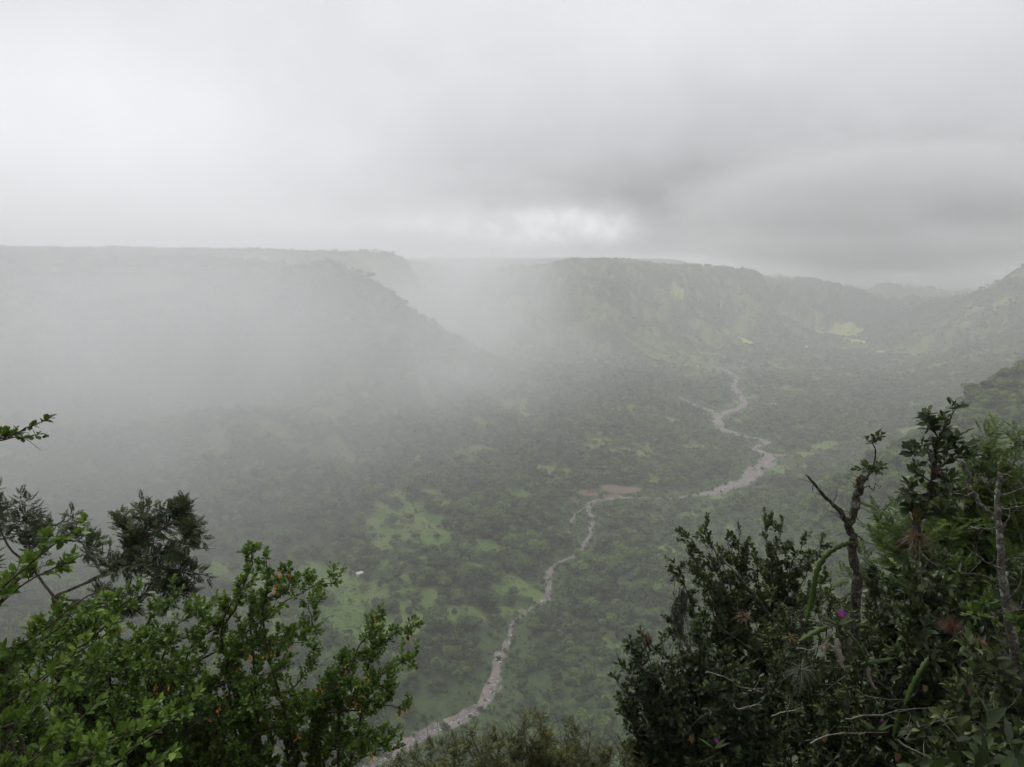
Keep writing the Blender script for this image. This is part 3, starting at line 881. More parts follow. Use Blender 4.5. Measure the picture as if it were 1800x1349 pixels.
def curve(pts, n=16, wob=.0, rng=None):
    """smooth path through points (Catmull-Rom) with a little natural wander"""
    P = np.asarray(pts, float); m = len(P)
    out = []
    per = max(2, n // (m - 1))
    for i in range(m - 1):
        p0, p1, p2, p3 = P[max(i - 1, 0)], P[i], P[i + 1], P[min(i + 2, m - 1)]
        for k in range(per):
            t = k / per
            out.append(.5 * ((2 * p1) + (-p0 + p2) * t + (2 * p0 - 5 * p1 + 4 * p2 - p3) * t * t + (-p0 + 3 * p1 - 3 * p2 + p3) * t ** 3))
    out.append(P[-1]); out = np.array(out)
    if wob and rng is not None:
        j = rng.standard_normal((len(out), 3)); j = (j + np.roll(j, 1, 0) + np.roll(j, -1, 0)) / 2
        j[0] = 0; j[-1] *= .3
        out += j * wob
    return out


class Plant:
    """wood and leaves of one plant"""
    def __init__(s, seed, **prm):
        s.r = np.random.default_rng(seed); s.wood = MB(); s.leaf = MB()
        s.p = dict(L=.045, W=.022, shape='obovate', gap=.02, ang=50, up=.5, tint=.5, tvar=.22, twig=.16, twigs=.07, sub=.5, tr=.0022, kind='leaf', pairs=2, curl=.12, leafr=.6)
        s.p.update(prm)
        s.tips = []

    def leaves_on(s, P, f0=.15, tint=None):
        p, r = s.p, s.r
        seg = np.linalg.norm(np.diff(P, axis=0), axis=1); cum = np.concatenate([[0], np.cumsum(seg)])
        tot = cum[-1]
        if tot < 1e-4: return
        sites = np.arange(f0 * tot, tot + p['gap'] * .4, p['gap'])
        sites = np.minimum(sites, tot)
        pts = np.stack([np.interp(sites, cum, P[:, k]) for k in range(3)], 1)
        T = np.gradient(P, axis=0); T = nrm(np.stack([np.interp(sites, cum, T[:, k]) for k in range(3)], 1))
        pts = np.repeat(pts, p['pairs'], 0); T = np.repeat(T, p['pairs'], 0); n = len(pts)
        k = np.arange(n)
        az = (k // p['pairs']) * 1.9 + (k % p['pairs']) * (2 * PI / p['pairs']) + r.normal(0, .35, n) + r.uniform(0, 6)
        A = nrm(np.cross(T, np.array([.2, .3, .93]) + .01 * r.standard_normal((n, 3)))); B = np.cross(T, A)
        rad = A * np.cos(az)[:, None] + B * np.sin(az)[:, None]
        a = np.radians(p['ang'] + r.normal(0, 12, n))[:, None]
        # last leaves close over the tip
        fr = (np.repeat(sites, p['pairs']) / tot)[:, None]
        a = a * (1 - .55 * fr ** 4)
        D = nrm(T * np.cos(a) + rad * np.sin(a) + np.array([0, 0, .18]))
        N = nrm(np.array([0, 0, p['up']]) + rad * .15 + T * .35 + r.standard_normal((n, 3)) * .3)
        t0 = (p['tint'] if tint is None else tint)
        tt = np.clip(t0 + (fr[:, 0] - .5) * .35 + r.normal(0, p['tvar'], n), 0, 1)
        sz = r.uniform(1 - .35, 1.2, n) * (1 - .35 * fr[:, 0] ** 6)
        if p['kind'] == 'leaf':
            add_leaves(s.leaf, pts, D, N, p['L'] * sz, p['W'] * sz, tt, p['shape'], curl=p['curl'])
        else:
            for i in range(n): s.frond(pts[i], D[i], N[i], p['L'] * sz[i], tt[i])

    def frond(s, P0, D, N, L, tint):
        """a feathery leaf: pairs of slender pinnae, each a row of leaflets along one blade"""
        p, r = s.p, s.r
        S_ = nrm(np.cross(D, N)); N = np.cross(S_, D)
        npair = p.get('npair', 9)
        t = np.linspace(.15, 1, npair)
        ax = P0 + D * (t * L)[:, None] - N * (p['curl'] * t * t * L)[:, None]
        pl = L * p.get('pinna', .38) * np.sin(PI * (t * .72 + .2)) ** .8
        pts = np.concatenate([ax, ax]); sd = np.concatenate([np.ones(npair), -np.ones(npair)])[:, None]
        d = nrm(D * .55 + S_ * sd * .85 - N * .22 + r.standard_normal((2 * npair, 3)) * .08)
        ll = np.concatenate([pl, pl]) * r.uniform(.85, 1.1, 2 * npair)
        add_leaves(s.leaf, pts, d, np.broadcast_to(N, d.shape) + .25 * r.standard_normal(d.shape), ll, ll * p.get('pw', .30), np.clip(tint + r.normal(0, .06, 2 * npair), 0, 1), 'oval', fold=.1, curl=.15)
        s.wood.tube(np.array([P0, P0 + D * L * .5 - N * p['curl'] * .25 * L, P0 + D * L - N * p['curl'] * L]), [p['tr'] * .5, p['tr'] * .4, p['tr'] * .2], 3, .6)

    def shoot(s, P0, d, length, tint=None, depth=0):
        p, r = s.p, s.r
        n = 6
        d = nrm(np.asarray(d)); pts = [np.asarray(P0)]
        for i in range(n):
            d = nrm(d + r.standard_normal(3) * .13 + np.array([0, 0, p.get('rise', .06)]))
            pts.append(pts[-1] + d * length / n)
        P = np.array(pts)
        s.wood.tube(P, np.linspace(p['tr'], p['tr'] * .45, n + 1), 4, .5)
        if r.uniform() >= p.get('bare', .06): s.leaves_on(P, .12 if depth else .2, tint)
        s.tips.append(P[-1])
        if depth < 1 and p['sub'] > 0:
            for f in (1, 2, 3, 4):
                if r.uniform() < p['sub']:
                    q = nrm(d + nrm(r.standard_normal(3)) * .95)
                    s.shoot(P[f], q, length * r.uniform(.4, .65), tint, depth + 1)

    def main(s, pts, r0, r1, f0=.35, wob=.012, n=20, tint=None, bare=False, sides=6, lump=.0, skip=0.0):
        p, r = s.p, s.r
        P = curve(pts, n, wob, r)
        m = len(P)
        s.wood.tube(P, r0 + (r1 - r0) * np.linspace(0, 1, m) ** .8, sides, .45, lump, int(r.integers(1, 90)))
        if bare: return P
        seg = np.linalg.norm(np.diff(P, axis=0), axis=1); cum = np.concatenate([[0], np.cumsum(seg)])
        T = nrm(np.gradient(P, axis=0))
        x = cum[-1] * f0
        tint = p['tint'] + r.normal(0, .08) if tint is None else tint
        while x < cum[-1]:
            q = np.array([np.interp(x, cum, P[:, k]) for k in range(3)]); t = np.array([np.interp(x, cum, T[:, k]) for k in range(3)])
            fr = x / cum[-1]
            if r.uniform() >= skip:
                d = nrm(t * .75 + nrm(r.standard_normal(3)) * .85 + np.array([0, 0, .22]))
                s.shoot(q, d, p['twig'] * r.uniform(.55, 1.25) * (1.15 - .5 * fr), tint)
            x += p['twigs'] * r.uniform(.6, 1.4)
        s.shoot(P[-1], T[-1], p['twig'] * .55, tint, 1)
        return P

    def to(s, base, tgt, r0, arch=.25, **k):
        """a stem from the base, rising and then leaning out to a target"""
        b, t = np.asarray(base, float), np.asarray(tgt, float)
        m1 = b + (t - b) * .38 + np.array([0, 0, arch * abs(t[2] - b[2]) * .55]) + s.r.standard_normal(3) * .05
        m2 = b + (t - b) * .72 + np.array([0, 0, arch * abs(t[2] - b[2]) * .42]) + s.r.standard_normal(3) * .04
        return s.main([b, m1, m2, t], r0, s.p['tr'] * 1.1, **k)

    def finish(s, name, label, cat, base, wmat, lmat, group=None, wood='branches', leaf='foliage'):
        e = bpy.data.objects.new(name, None); COL.objects.link(e); e.location = base
        tag(e, label, cat, group)
        s.wood.build(wood, wmat, e, base, smooth=True)
        s.leaf.build(leaf, lmat, e, base)
        s.e, s.b = e, np.asarray(base)
        return e


def base_at(x, y, sink=.08):
    return np.array([x, y, float(height(np.array([x]), np.array([y]))[0]) - sink])


def base_px(px, Y, sink=.08):
    a, b = ray(px, 1300)
    return base_at(a * Y, Y, sink)


LF_BERRY = leaf_mat('berry_shrub_leaf', (.018, .038, .007), (.066, .124, .014), (.145, .220, .028), .5, .25, .24, 2.0)
LF_FRESH = leaf_mat('fresh_shrub_leaf', (.024, .050, .009), (.072, .132, .016), (.150, .225, .030), .5, .25, .26, 2.0)
LF_DARKF = leaf_mat('dark_feather_leaf', (.014, .025, .009), (.034, .056, .018), (.072, .105, .032), .6, .2, .18, 2.0)
LF_GRNF = leaf_mat('green_feather_leaf', (.018, .036, .008), (.052, .092, .015), (.115, .165, .028), .55, .2, .28, 2.0)
LF_BROAD = leaf_mat('broad_leaf', (.012, .021, .007), (.034, .056, .016), (.085, .120, .036), .42, .32, .18, 2.0)
LF_GREY = leaf_mat('greyish_leaf', (.015, .023, .008), (.045, .066, .020), (.11, .138, .046), .5, .25, .18, 2.0)
LF_SMALL = leaf_mat('small_leaf', (.015, .027, .008), (.042, .068, .016), (.092, .128, .030), .5, .25, .2, 2.0)
LF_YEL = leaf_mat('yellowish_leaf', (.024, .034, .010), (.062, .080, .018), (.13, .14, .028), .5, .3, .25, 2.0)
BK_BROWN = bark_mat('brown_bark', (.045, .036, .028), (.11, .09, .07))
BK_GREY = bark_mat('grey_bark', (.055, .048, .040), (.13, .118, .10), (.26, .265, .24), 42)
BK_DARK = bark_mat('mossy_bark', (.022, .019, .014), (.065, .056, .042), (.115, .13, .095), 46)
BK_DRY = bark_mat('dry_twig_bark', (.11, .095, .08), (.24, .22, .19))
BK_TWIG = bark_mat('grey_twig_bark', (.075, .065, .055), (.17, .155, .135))
BK_RED = bark_mat('reddish_twig_bark', (.05, .03, .02), (.12, .075, .05))


def pix(L): return [at(*a) for a in L]


# --- shrub with orange berries
p = Plant(21, L=.041, W=.023, shape='obovate', gap=.016, pairs=2, twig=.19, twigs=.06, sub=.62, ang=52, up=.55, tint=.45, tvar=.2)
bB = base_at(-1.55, 4.7)
BR = [[(330, 1210), (415, 1130), (470, 1080), (530, 1042), (592, 1016)], [(395, 1150), (420, 1060), (436, 1005), (447, 972)], [(440, 1110), (468, 1045), (468, 988)], [(462, 1090), (500, 1045), (509, 1003)], [(400, 1180), (470, 1130), (540, 1112), (541, 1064)],
      [(400, 1190), (470, 1140), (535, 1128)], [(420, 1335), (520, 1265), (600, 1190), (640, 1130), (663, 1084)], [(600, 1190), (645, 1162), (680, 1122), (715, 1098)], [(560, 1240), (640, 1200), (700, 1172), (727, 1152)], [(560, 1280), (640, 1250), (706, 1240)],
      [(450, 1260), (520, 1205), (556, 1150)], [(480, 1310), (560, 1290), (650, 1302)], [(380, 1290), (470, 1250), (545, 1235)], [(640, 1205), (655, 1150), (650, 1110)], [(560, 1260), (630, 1225), (680, 1205)], [(520, 1330), (600, 1310), (690, 1290)], [(500, 1270), (580, 1215), (612, 1165)],
      [(330, 1190), (390, 1095), (420, 1040)], [(280, 1190), (340, 1110), (372, 1060)], [(440, 1300), (530, 1255), (600, 1250), (660, 1225)], [(360, 1250), (440, 1190), (500, 1175)], [(570, 1330), (640, 1330), (680, 1318)],
      [(120, 1200), (170, 1120), (215, 1065), (240, 1040)], [(160, 1220), (220, 1140), (270, 1085), (310, 1050)], [(90, 1180), (130, 1110), (165, 1060)], [(200, 1230), (250, 1160), (300, 1110), (345, 1075)], [(60, 1200), (90, 1130), (110, 1080)]]
for i, L_ in enumerate(BR):
    Y0 = p.r.uniform(4.3, 4.75)
    P_ = [at(x_, y_, Y0 + .25 - .3 * k_ / (len(L_) - 1)) for k_, (x_, y_) in enumerate(L_)]
    hb = bB + [p.r.normal(0, .2), p.r.normal(0, .15), 0]
    p.main([hb, hb * .5 + P_[0] * .5 + [-.05, 0, .1]] + P_, .015, .0025, f0=.42, n=30, tint=.48 + p.r.normal(0, .06))
for i in range(88):                                # the dense lower left of the shrub
    x_ = p.r.uniform(-30, 470); y_ = p.r.uniform(max(1080, 1180 - x_ * .5) if x_ < 200 else 1090 + (x_ - 200) * .45, 1345)
    tg = at(x_, y_, p.r.uniform(4.1, 5.2)); src = tg + [-.35 + p.r.normal(0, .15), .2, -.5]
    hb = bB + [(x_ - 300) * .0022 + p.r.normal(0, .2), p.r.normal(0, .2), 0]
    p.main([hb, hb * .45 + src * .55 + [0, 0, .1], src, tg], .013, .0025, f0=.5, n=24, tint=.40 + p.r.normal(0, .08))
berry = p.finish('berry_shrub', 'dense small leaved green shrub hung with orange berries at lower left', 'shrub', bB, BK_BROWN, LF_BERRY)
kb_ = NT('orange_berry'); ORB = kb_.bsdf(kb_.mix(kb_.attr('tint'), (.50, .17, .02), (.75, .36, .04)), .3, .5)
V1, T1 = ICO1
BPX = [(392, 1226), (392, 1240), (378, 1255), (396, 1218), (105, 1300), (115, 1303), (213, 1096), (275, 1190), (437, 1143), (424, 1165), (252, 1335), (410, 1291), (380, 1300), (360, 1282), (298, 1210), (493, 1010), (508, 1000), (538, 1098), (438, 1144),
       (523, 1137), (650, 1190), (617, 1233), (625, 1228), (565, 1208), (700, 1244), (710, 1246), (658, 1320), (633, 1290), (662, 1082), (725, 1115), (610, 1176), (408, 1290), (530, 1292), (640, 1245), (475, 1143), (486, 1022)]
rq = np.random.default_rng(77)
tipsB = np.array(p.tips)
for a in BPX:
    # each bunch hangs from the shoot end nearest to where it shows
    u_ = tipsB / tipsB[:, 1:2]
    a0, b0 = ray(*a)
    k_ = np.argmin(np.hypot(u_[:, 0] - a0, u_[:, 2] - b0) + .012 * (tipsB[:, 1] - 3.9))
    c = tipsB[k_] + np.array([0, -.03, -.015])
    m = MB()
    for j in range(int(rq.integers(3, 7))):
        o_ = np.array([rq.normal(0, .012), rq.normal(0, .010), -.008 * j + rq.normal(0, .004)])
        m.add(c + o_ + V1 * .0072 * rq.uniform(.8, 1.15), None, T1, rq.uniform(0, 1))
        m.tube(np.array([tipsB[k_], c + o_ * .5, c + o_]), .0010, 3, .2)
    m.build('berry_cluster', ORB, berry, bB, smooth=True)

# --- brighter shrub with larger leaves reaching in from the left
p = Plant(22, L=.046, W=.025, shape='ovate', gap=.018, pairs=2, twig=.15, twigs=.10, sub=.35, ang=52, up=.6, tint=.6, tvar=.2, tr=.0024)
bA = base_at(-2.25, 2.75)
for a in [(143, 925, 2.75), (112, 985, 2.8), (62, 1000, 2.9), (165, 1045, 2.7), (120, 1085, 2.8), (165, 1165, 2.6), (150, 1255, 2.5), (125, 1290, 2.45), (60, 1240, 2.6), (90, 1180, 2.7), (40, 1150, 2.8),
          (165, 1325, 2.4), (262, 1252, 2.6), (225, 1290, 2.5), (300, 1330, 2.45), (-30, 1080, 2.8), (190, 1110, 2.8), (335, 1235, 2.7)]:
    src = at(a[0] - 150, min(1400, a[1] + 120), a[2] + .1); hb = bA + [p.r.normal(0, .12), p.r.normal(0, .1), 0]
    p.main([hb, hb * .4 + src * .6 + [0, 0, .08], src, at(*a)], .012, .0028, f0=.5, n=24)
p.finish('leafy_shrub', 'fresh light green shrub with broad oval leaves at the left edge', 'shrub', bA, BK_BROWN, LF_FRESH)

# --- dark feathery tree behind them
p = Plant(23, L=.15, W=.1, gap=.06, pairs=2, twig=.26, twigs=.085, sub=.6, ang=55, up=1.3, tint=.48, tvar=.2, kind='frond', npair=11, pinna=.32, pw=.27, curl=.14, tr=.0035, bare=.08, rise=.02)
bC = base_at(-4.6, 7.6)
fork = at(95, 1050, 7.4)
trunkC = p.main([bC, bC + (fork - bC) * .5 + [-.15, .1, .1], fork], .07, .035, bare=True)
for L_ in [[(95, 1050, 7.4), (190, 1005, 7.3), (245, 950, 7.2), (285, 905, 7.2)], [(95, 1050, 7.4), (180, 1010, 7.3), (240, 985, 7.1), (320, 960, 7.0)], [(190, 1005, 7.3), (225, 960, 7.3), (215, 920, 7.4)],
           [(240, 985, 7.1), (290, 1000, 7.0), (345, 1010, 6.9)], [(245, 950, 7.2), (310, 920, 7.1), (345, 935, 7.0)], [(95, 1050, 7.4), (60, 1000, 7.5), (50, 940, 7.5), (40, 890, 7.6)], [(60, 1000, 7.5), (15, 960, 7.5), (-20, 880, 7.6)],
           [(50, 940, 7.5), (90, 925, 7.4), (120, 915, 7.4)], [(180, 1010, 7.3), (160, 980, 7.4), (140, 950, 7.5)], [(240, 985, 7.1), (290, 1030, 7.0), (330, 1050, 6.9)], [(95, 1050, 7.4), (160, 1060, 7.2), (250, 1060, 7.0)],
           [(250, 955, 7.2), (255, 915, 7.3), (250, 900, 7.4)], [(310, 925, 7.1), (330, 905, 7.2), (320, 895, 7.3)], [(60, 1000, 7.5), (-10, 1010, 7.6), (-60, 960, 7.7)], [(270, 940, 7.2), (300, 950, 7.4), (355, 965, 7.5)]]:
    p.main(pix(L_), .018, .005, f0=.45, wob=.007)
tC = p.finish('feathery_tree', 'dark feathery leaved tree with a spreading crown behind the left shrubs', 'tree', bC, BK_BROWN, LF_DARKF)
POD = bark_mat('seed_pod', (.014, .010, .008), (.04, .03, .024))
m = MB(); tp = np.array(p.tips); rq = np.random.default_rng(31)
for k_ in rq.choice(len(tp), 46, replace=False):
    d = nrm(np.array([rq.normal(0, .4), rq.normal(0, .4), -1.0]))
    add_leaves(m, [tp[k_]], [d], [rq.standard_normal(3)], .13 * rq.uniform(.7, 1.2), .016, .4, 'oval', fold=.3, curl=.2)
m.build('seed_pods', POD, tC, bC)['kind'] = 'stuff'

# --- shoot reaching in at the left edge
p = Plant(24, L=.034, W=.022, shape='obovate', gap=.012, pairs=2, twig=.09, twigs=.045, sub=.2, ang=42, up=.8, tint=.42, tvar=.18)
bD = base_at(-3.3, 3.0)
p.main([bD] + pix([(-330, 1150, 3.1), (-200, 900, 3.1), (-90, 812, 3.1), (-20, 778, 3.1)]), .03, .006, bare=True, n=24)
p.p['twig'] = .05
p.main(pix([(-20, 778, 3.1), (25, 764, 3.05), (60, 748, 3.05), (84, 737, 3.05)]), .005, .002, f0=.0, wob=.002)
p.main(pix([(-10, 776, 3.1), (30, 768, 3.1), (60, 766, 3.1), (76, 763, 3.1)]), .004, .002, f0=.0, wob=.002)
p.main(pix([(38, 768, 3.05), (55, 778, 3.0), (72, 792, 3.0)]), .0018, .0008, bare=True, wob=.001)
p.p['twig'] = .12
for a in [(-80, 760, 3.2), (-120, 840, 3.0), (-60, 850, 3.3), (-160, 740, 3.3)]:
    p.main([at(-200, 900, 3.1), at(*a)], .008, .003, f0=.3)
p.finish('leaning_shrub', 'thin twig of small leaves poking in alone at the left edge against mist', 'shrub', bD, BK_BROWN, LF_BERRY)

# --- low yellowish bush along the bottom edge
p = Plant(25, L=.075, W=.03, gap=.026, pairs=2, twig=.22, twigs=.10, sub=.75, ang=58, up=.8, tint=.5, tvar=.26, kind='frond', npair=6, pinna=.32, pw=.38, curl=.3, tr=.002, bare=.2, rise=-.06)
bE = base_at(.22, 5.2)
for x_ in range(700, 1190, 24):
    top = np.interp(x_, [690, 760, 850, 900, 960, 1040, 1120, 1190], [1345, 1318, 1290, 1270, 1268, 1300, 1300, 1305])
    for j in range(3):
        p.to(bE + [p.r.normal(0, .35), p.r.normal(0, .25), 0], at(x_ + p.r.uniform(-14, 14), top + 10 + j * 32 + p.r.uniform(-10, 18), 5.2 + p.r.uniform(-.3, .4)), .012, arch=.12, f0=.62, wob=.02)
yb = p.finish('yellow_bush', 'low yellowish green bush with fine leaflets along the bottom edge', 'bush', bE, BK_RED, LF_YEL)
m = MB(); rq = np.random.default_rng(41)
for i in range(46):
    x_ = rq.uniform(740, 1160); a = at(x_, 1330, 5.2); t_ = at(x_ + rq.normal(0, 30), rq.uniform(1245, 1300) + abs(x_ - 930) * .06, 5.2 + rq.uniform(-.2, .2))
    m.tube(curve([a, (a + t_) / 2 + rq.normal(0, .03, 3), t_], 8), np.linspace(.0028, .0010, 9), 4, .5)
m.build('bare_twigs', BK_RED, yb, bE)['kind'] = 'stuff'

# --- dark broad leaved shrub, left front of the right thicket
def bush(seed, base, tgts, lm, wm, name, label, cat='shrub', extra=.9, r0=.014, arch=.25, f0=.5, fan=130, spread=.15, fill_tint=.3, **prm):
    p = Plant(seed, **prm)
    mx = sum(a[0] for a in tgts) / len(tgts)
    def stem(x, y, Y, tint):
        tg = at(x, y, Y); low = at(x * .6 + mx * .4 + p.r.normal(0, 12), min(1400, y + fan), Y + .12)
        hb = base + [p.r.normal(0, spread), p.r.normal(0, spread * .7), 0]
        p.main([hb, hb * .45 + low * .55 + [0, 0, arch * .2], low, tg], r0, p.p['tr'] * 1.1, f0=f0, n=26, tint=tint)
    for i, a in enumerate(tgts):
        stem(*a, None)
        if p.r.uniform() < extra:
            stem(a[0] + p.r.uniform(-40, 40), a[1] + p.r.uniform(15, 90), a[2] + p.r.uniform(.05, .5), fill_tint)
    p.finish(name, label, cat, base, wm, lm)
    m = MB()                                       # leafless twigs standing out of the leaves
    for k in range(34):
        a = tgts[int(p.r.integers(len(tgts)))]; s0 = at(a[0] + p.r.normal(0, 25), a[1] + p.r.uniform(5, 60), a[2] - .08)
        d = nrm(p.r.standard_normal(3) * [1, .5, .8] + [0, 0, .25]); ln = p.r.uniform(.10, .34)
        P = curve([s0, s0 + d * ln * .5 + p.r.normal(0, .02, 3), s0 + d * ln + p.r.normal(0, .02, 3)], 8)
        r1 = p.r.uniform(.0016, .0034); m.tube(P, np.linspace(r1, r1 * .35, len(P)), 4, .5)
        for q_ in (3, 5):
            e = nrm(d + p.r.standard_normal(3) * .8); m.tube(np.array([P[q_], P[q_] + e * ln * .2, P[q_] + e * ln * .36 + [0, 0, .01]]), [r1 * .5, r1 * .35, r1 * .2], 3, .5)
    m.build('bare_twigs', BK_TWIG, p.e, p.b)['kind'] = 'stuff'
    return p


pF = bush(26, base_px(1245, 5.1), [(1122, 1140, 5.0), (1116, 1190, 5.0), (1130, 1125, 5.1), (1165, 1140, 5.0), (1200, 1140, 5.1), (1150, 1190, 4.9), (1138, 1240, 4.9), (1190, 1200, 4.9), (1230, 1170, 5.0), (1232, 1100, 5.1), (1228, 1120, 5.0),
          (1270, 1160, 5.0), (1250, 1220, 4.8), (1300, 1190, 4.9), (1180, 1260, 4.8), (1210, 1300, 4.8), (1260, 1290, 4.7), (1310, 1250, 4.8), (1340, 1210, 4.9), (1350, 1290, 4.7), (1290, 1335, 4.6), (1220, 1345, 4.7), (1330, 1150, 5.1), (1370, 1180, 5.0), (1126, 1210, 5.0), (1150, 1255, 4.95)],
          LF_BROAD, BK_DARK, 'broadleaf_shrub', 'rounded dark glossy shrub with a small red shoot, right of the river', L=.066, W=.030, shape='obovate', gap=.018, pairs=2, twig=.18, twigs=.075, sub=.5, ang=58, up=.5, tint=.38, tvar=.2)
REDL = leaf_mat('red_shoot_leaf', (.045, .020, .014), (.085, .036, .024), (.13, .07, .04), .45, .3, .2)
m = MB(); rq = np.random.default_rng(3)
for (x_, y_) in [(1136, 1122), (1142, 1118), (1130, 1118)]:
    c = at(x_, y_ + 14, 5.05)
    for j in range(7):
        a = rq.uniform(0, 6.28)
        add_leaves(m, [c + [0, 0, .01 * j]], [[math.cos(a) * .7, math.sin(a) * .7, .8]], [[-math.cos(a) * .5, -math.sin(a) * .5, .8]], .065, .018, rq.uniform(.2, .9), 'lance')
m.build('red_shoot', REDL, pF.e, pF.b)

# --- small leaved tree behind it
pH = bush(27, base_px(1340, 7.6), [(1212, 945, 7.4), (1240, 930, 7.4), (1215, 985, 7.3), (1300, 945, 7.5), (1345, 925, 7.5), (1375, 930, 7.6), (1410, 950, 7.5), (1222, 1010, 7.3), (1270, 990, 7.3), (1330, 985, 7.4), (1385, 1000, 7.5), (1250, 1040, 7.2), (1300, 1050, 7.2),
          (1420, 1000, 7.4), (1350, 1060, 7.3), (1400, 1070, 7.3), (1280, 960, 7.5), (1360, 960, 7.5), (1440, 960, 7.6), (1460, 1010, 7.5), (1310, 1090, 7.1), (1370, 1110, 7.2)],
          LF_SMALL, BK_GREY, 'small_tree', 'small leaved dark green tree behind the hanging cactus ribbon', 'tree', r0=.028, extra=.7, spread=.08, arch=.0, f0=.52, fan=110, L=.058, W=.032, shape='oval', gap=.022, pairs=2, twig=.26, twigs=.085, sub=.6, tint=.48, tvar=.24, tr=.003, rise=.0, bare=.08)

# --- bright feathery tree at the right edge
p = Plant(28, L=.21, W=.1, gap=.065, pairs=2, twig=.26, twigs=.15, sub=.35, ang=58, up=1.2, tint=.55, tvar=.18, kind='frond', npair=14, pinna=.30, pw=.20, curl=.22, tr=.003)
bK = base_px(1720, 6.6)
for a in [(1548, 905, 6.4), (1540, 960, 6.3), (1600, 905, 6.5), (1655, 900, 6.5), (1700, 880, 6.4), (1728, 810, 6.4), (1745, 775, 6.4), (1792, 782, 6.5), (1780, 830, 6.3), (1740, 860, 6.3), (1700, 930, 6.2), (1640, 955, 6.2), (1580, 950, 6.2), (1762, 905, 6.2),
          (1795, 950, 6.1), (1850, 840, 6.5), (1840, 910, 6.3), (1525, 990, 6.3), (1600, 1000, 6.1), (1680, 1000, 6.0), (1760, 990, 6.0), (1810, 880, 6.3), (1715, 830, 6.5), (1660, 860, 6.6), (1560, 930, 6.6), (1610, 960, 6.6), (1500, 1020, 6.4), (1720, 960, 6.5), (1790, 1020, 6.1), (1870, 790, 6.6)]:
    p.to(bK + [p.r.normal(0, .1), p.r.normal(0, .1), 0], at(*a), .035, arch=.35, f0=.5)
p.finish('fern_leaved_tree', 'bright green tree with fern like leaves at the right edge', 'tree', bK, BK_GREY, LF_GRNF)

# --- shrubs filling the thicket
pM1 = bush(31, base_px(1450, 4.9), [(1400, 1130, 4.9), (1440, 1090, 4.9), (1420, 1180, 4.8), (1470, 1150, 4.9), (1390, 1230, 4.7), (1450, 1230, 4.6), (1500, 1210, 4.7), (1420, 1290, 4.5), (1480, 1290, 4.5), (1540, 1250, 4.6), (1380, 1320, 4.5), (1440, 1345, 4.3), (1520, 1335, 4.3),
           (1560, 1180, 4.8), (1530, 1120, 4.9), (1460, 1040, 5.1), (1400, 1060, 5.3), (1360, 1090, 5.3), (1340, 1120, 5.2), (1550, 1060, 5.1), (1500, 1080, 5.0), (1350, 1040, 5.4), (1495, 1100, 4.42), (1512, 1155, 4.4), (1492, 1225, 4.3), (1505, 1290, 4.3), (1485, 1185, 5.1), (1500, 1150, 5.2), (1460, 1190, 5.2), (1520, 1180, 5.0), (1530, 1060, 5.4), (1480, 1060, 5.3)],
           LF_GREY, BK_DARK, 'tangled_shrub', 'tangled dull green shrub around the foot of the mossy trunk', L=.052, W=.022, shape='lance', gap=.018, pairs=2, twig=.18, twigs=.075, sub=.55, tint=.40, tvar=.27, fill_tint=.25, bare=.16, rise=.0)
pM2 = bush(32, base_px(1630, 5.4), [(1560, 1030, 5.4), (1600, 1010, 5.4), (1640, 1030, 5.3), (1690, 1020, 5.3), (1580, 1090, 5.2), (1640, 1090, 5.1), (1700, 1080, 5.1), (1740, 1050, 5.3), (1600, 1150, 5.0), (1660, 1150, 5.0), (1720, 1140, 5.0), (1760, 1110, 5.1), (1570, 1220, 4.8), (1640, 1220, 4.8),
           (1700, 1210, 4.8), (1540, 1010, 5.5), (1770, 1000, 5.5), (1800, 1060, 5.3), (1600, 1025, 4.8), (1617, 1080, 4.8), (1592, 1115, 4.75), (1622, 1145, 4.7), (1608, 985, 4.85), (1620, 1280, 4.6), (1690, 1280, 4.6), (1590, 1320, 4.4), (1580, 1000, 5.6), (1660, 985, 5.6)],
           LF_BROAD, BK_DARK, 'glossy_shrub', 'dark glossy shrub beneath the reddish bromeliad nest', L=.085, W=.042, shape='ovate', gap=.028, pairs=2, twig=.2, twigs=.085, sub=.45, tint=.42, tvar=.27, fill_tint=.25, curl=.2, bare=.16, rise=.0)
pM3 = bush(33, base_px(1780, 4.0), [(1700, 1180, 4.0), (1750, 1160, 4.0), (1720, 1230, 3.9), (1680, 1250, 3.8), (1780, 1220, 3.9), (1740, 1280, 3.7), (1690, 1310, 3.6), (1790, 1300, 3.6), (1650, 1340, 3.5), (1740, 1340, 3.4), (1820, 1180, 4.0), (1830, 1260, 3.8), (1700, 1140, 4.2), (1800, 1120, 4.2), (1640, 1290, 3.8)],
           LF_GREY, BK_DARK, 'broad_leaf_bush', 'bush of large grey green leaves in the bottom right corner', 'bush', L=.088, W=.042, shape='ovate', gap=.030, pairs=2, twig=.17, twigs=.085, sub=.45, tint=.5, tvar=.27, fill_tint=.3, curl=.2, bare=.16, rise=.0)

# dead pale branches caught in the tangle, and dry leaves
def sticks(plant, name, lists, mat):
    rq = np.random.default_rng(len(lists) + 9)
    for L_, r_ in lists:
        m = MB(); P = curve(pix(L_), 20, .004, rq); m.tube(P, np.linspace(r_, r_ * .35, len(P)), 5, .5, .25, 4)
        for k_ in range(3):
            s0 = P[int(rq.integers(4, len(P) - 3))]; d = nrm(rq.standard_normal(3) + [0, 0, .3]); ln = rq.uniform(.05, .16)
            m.tube(curve([s0, s0 + d * ln * .5 + rq.normal(0, .012, 3), s0 + d * ln], 6), np.linspace(r_ * .4, r_ * .12, 7), 4, .5)
        m.build(name, mat, plant.e, plant.b, smooth=True)


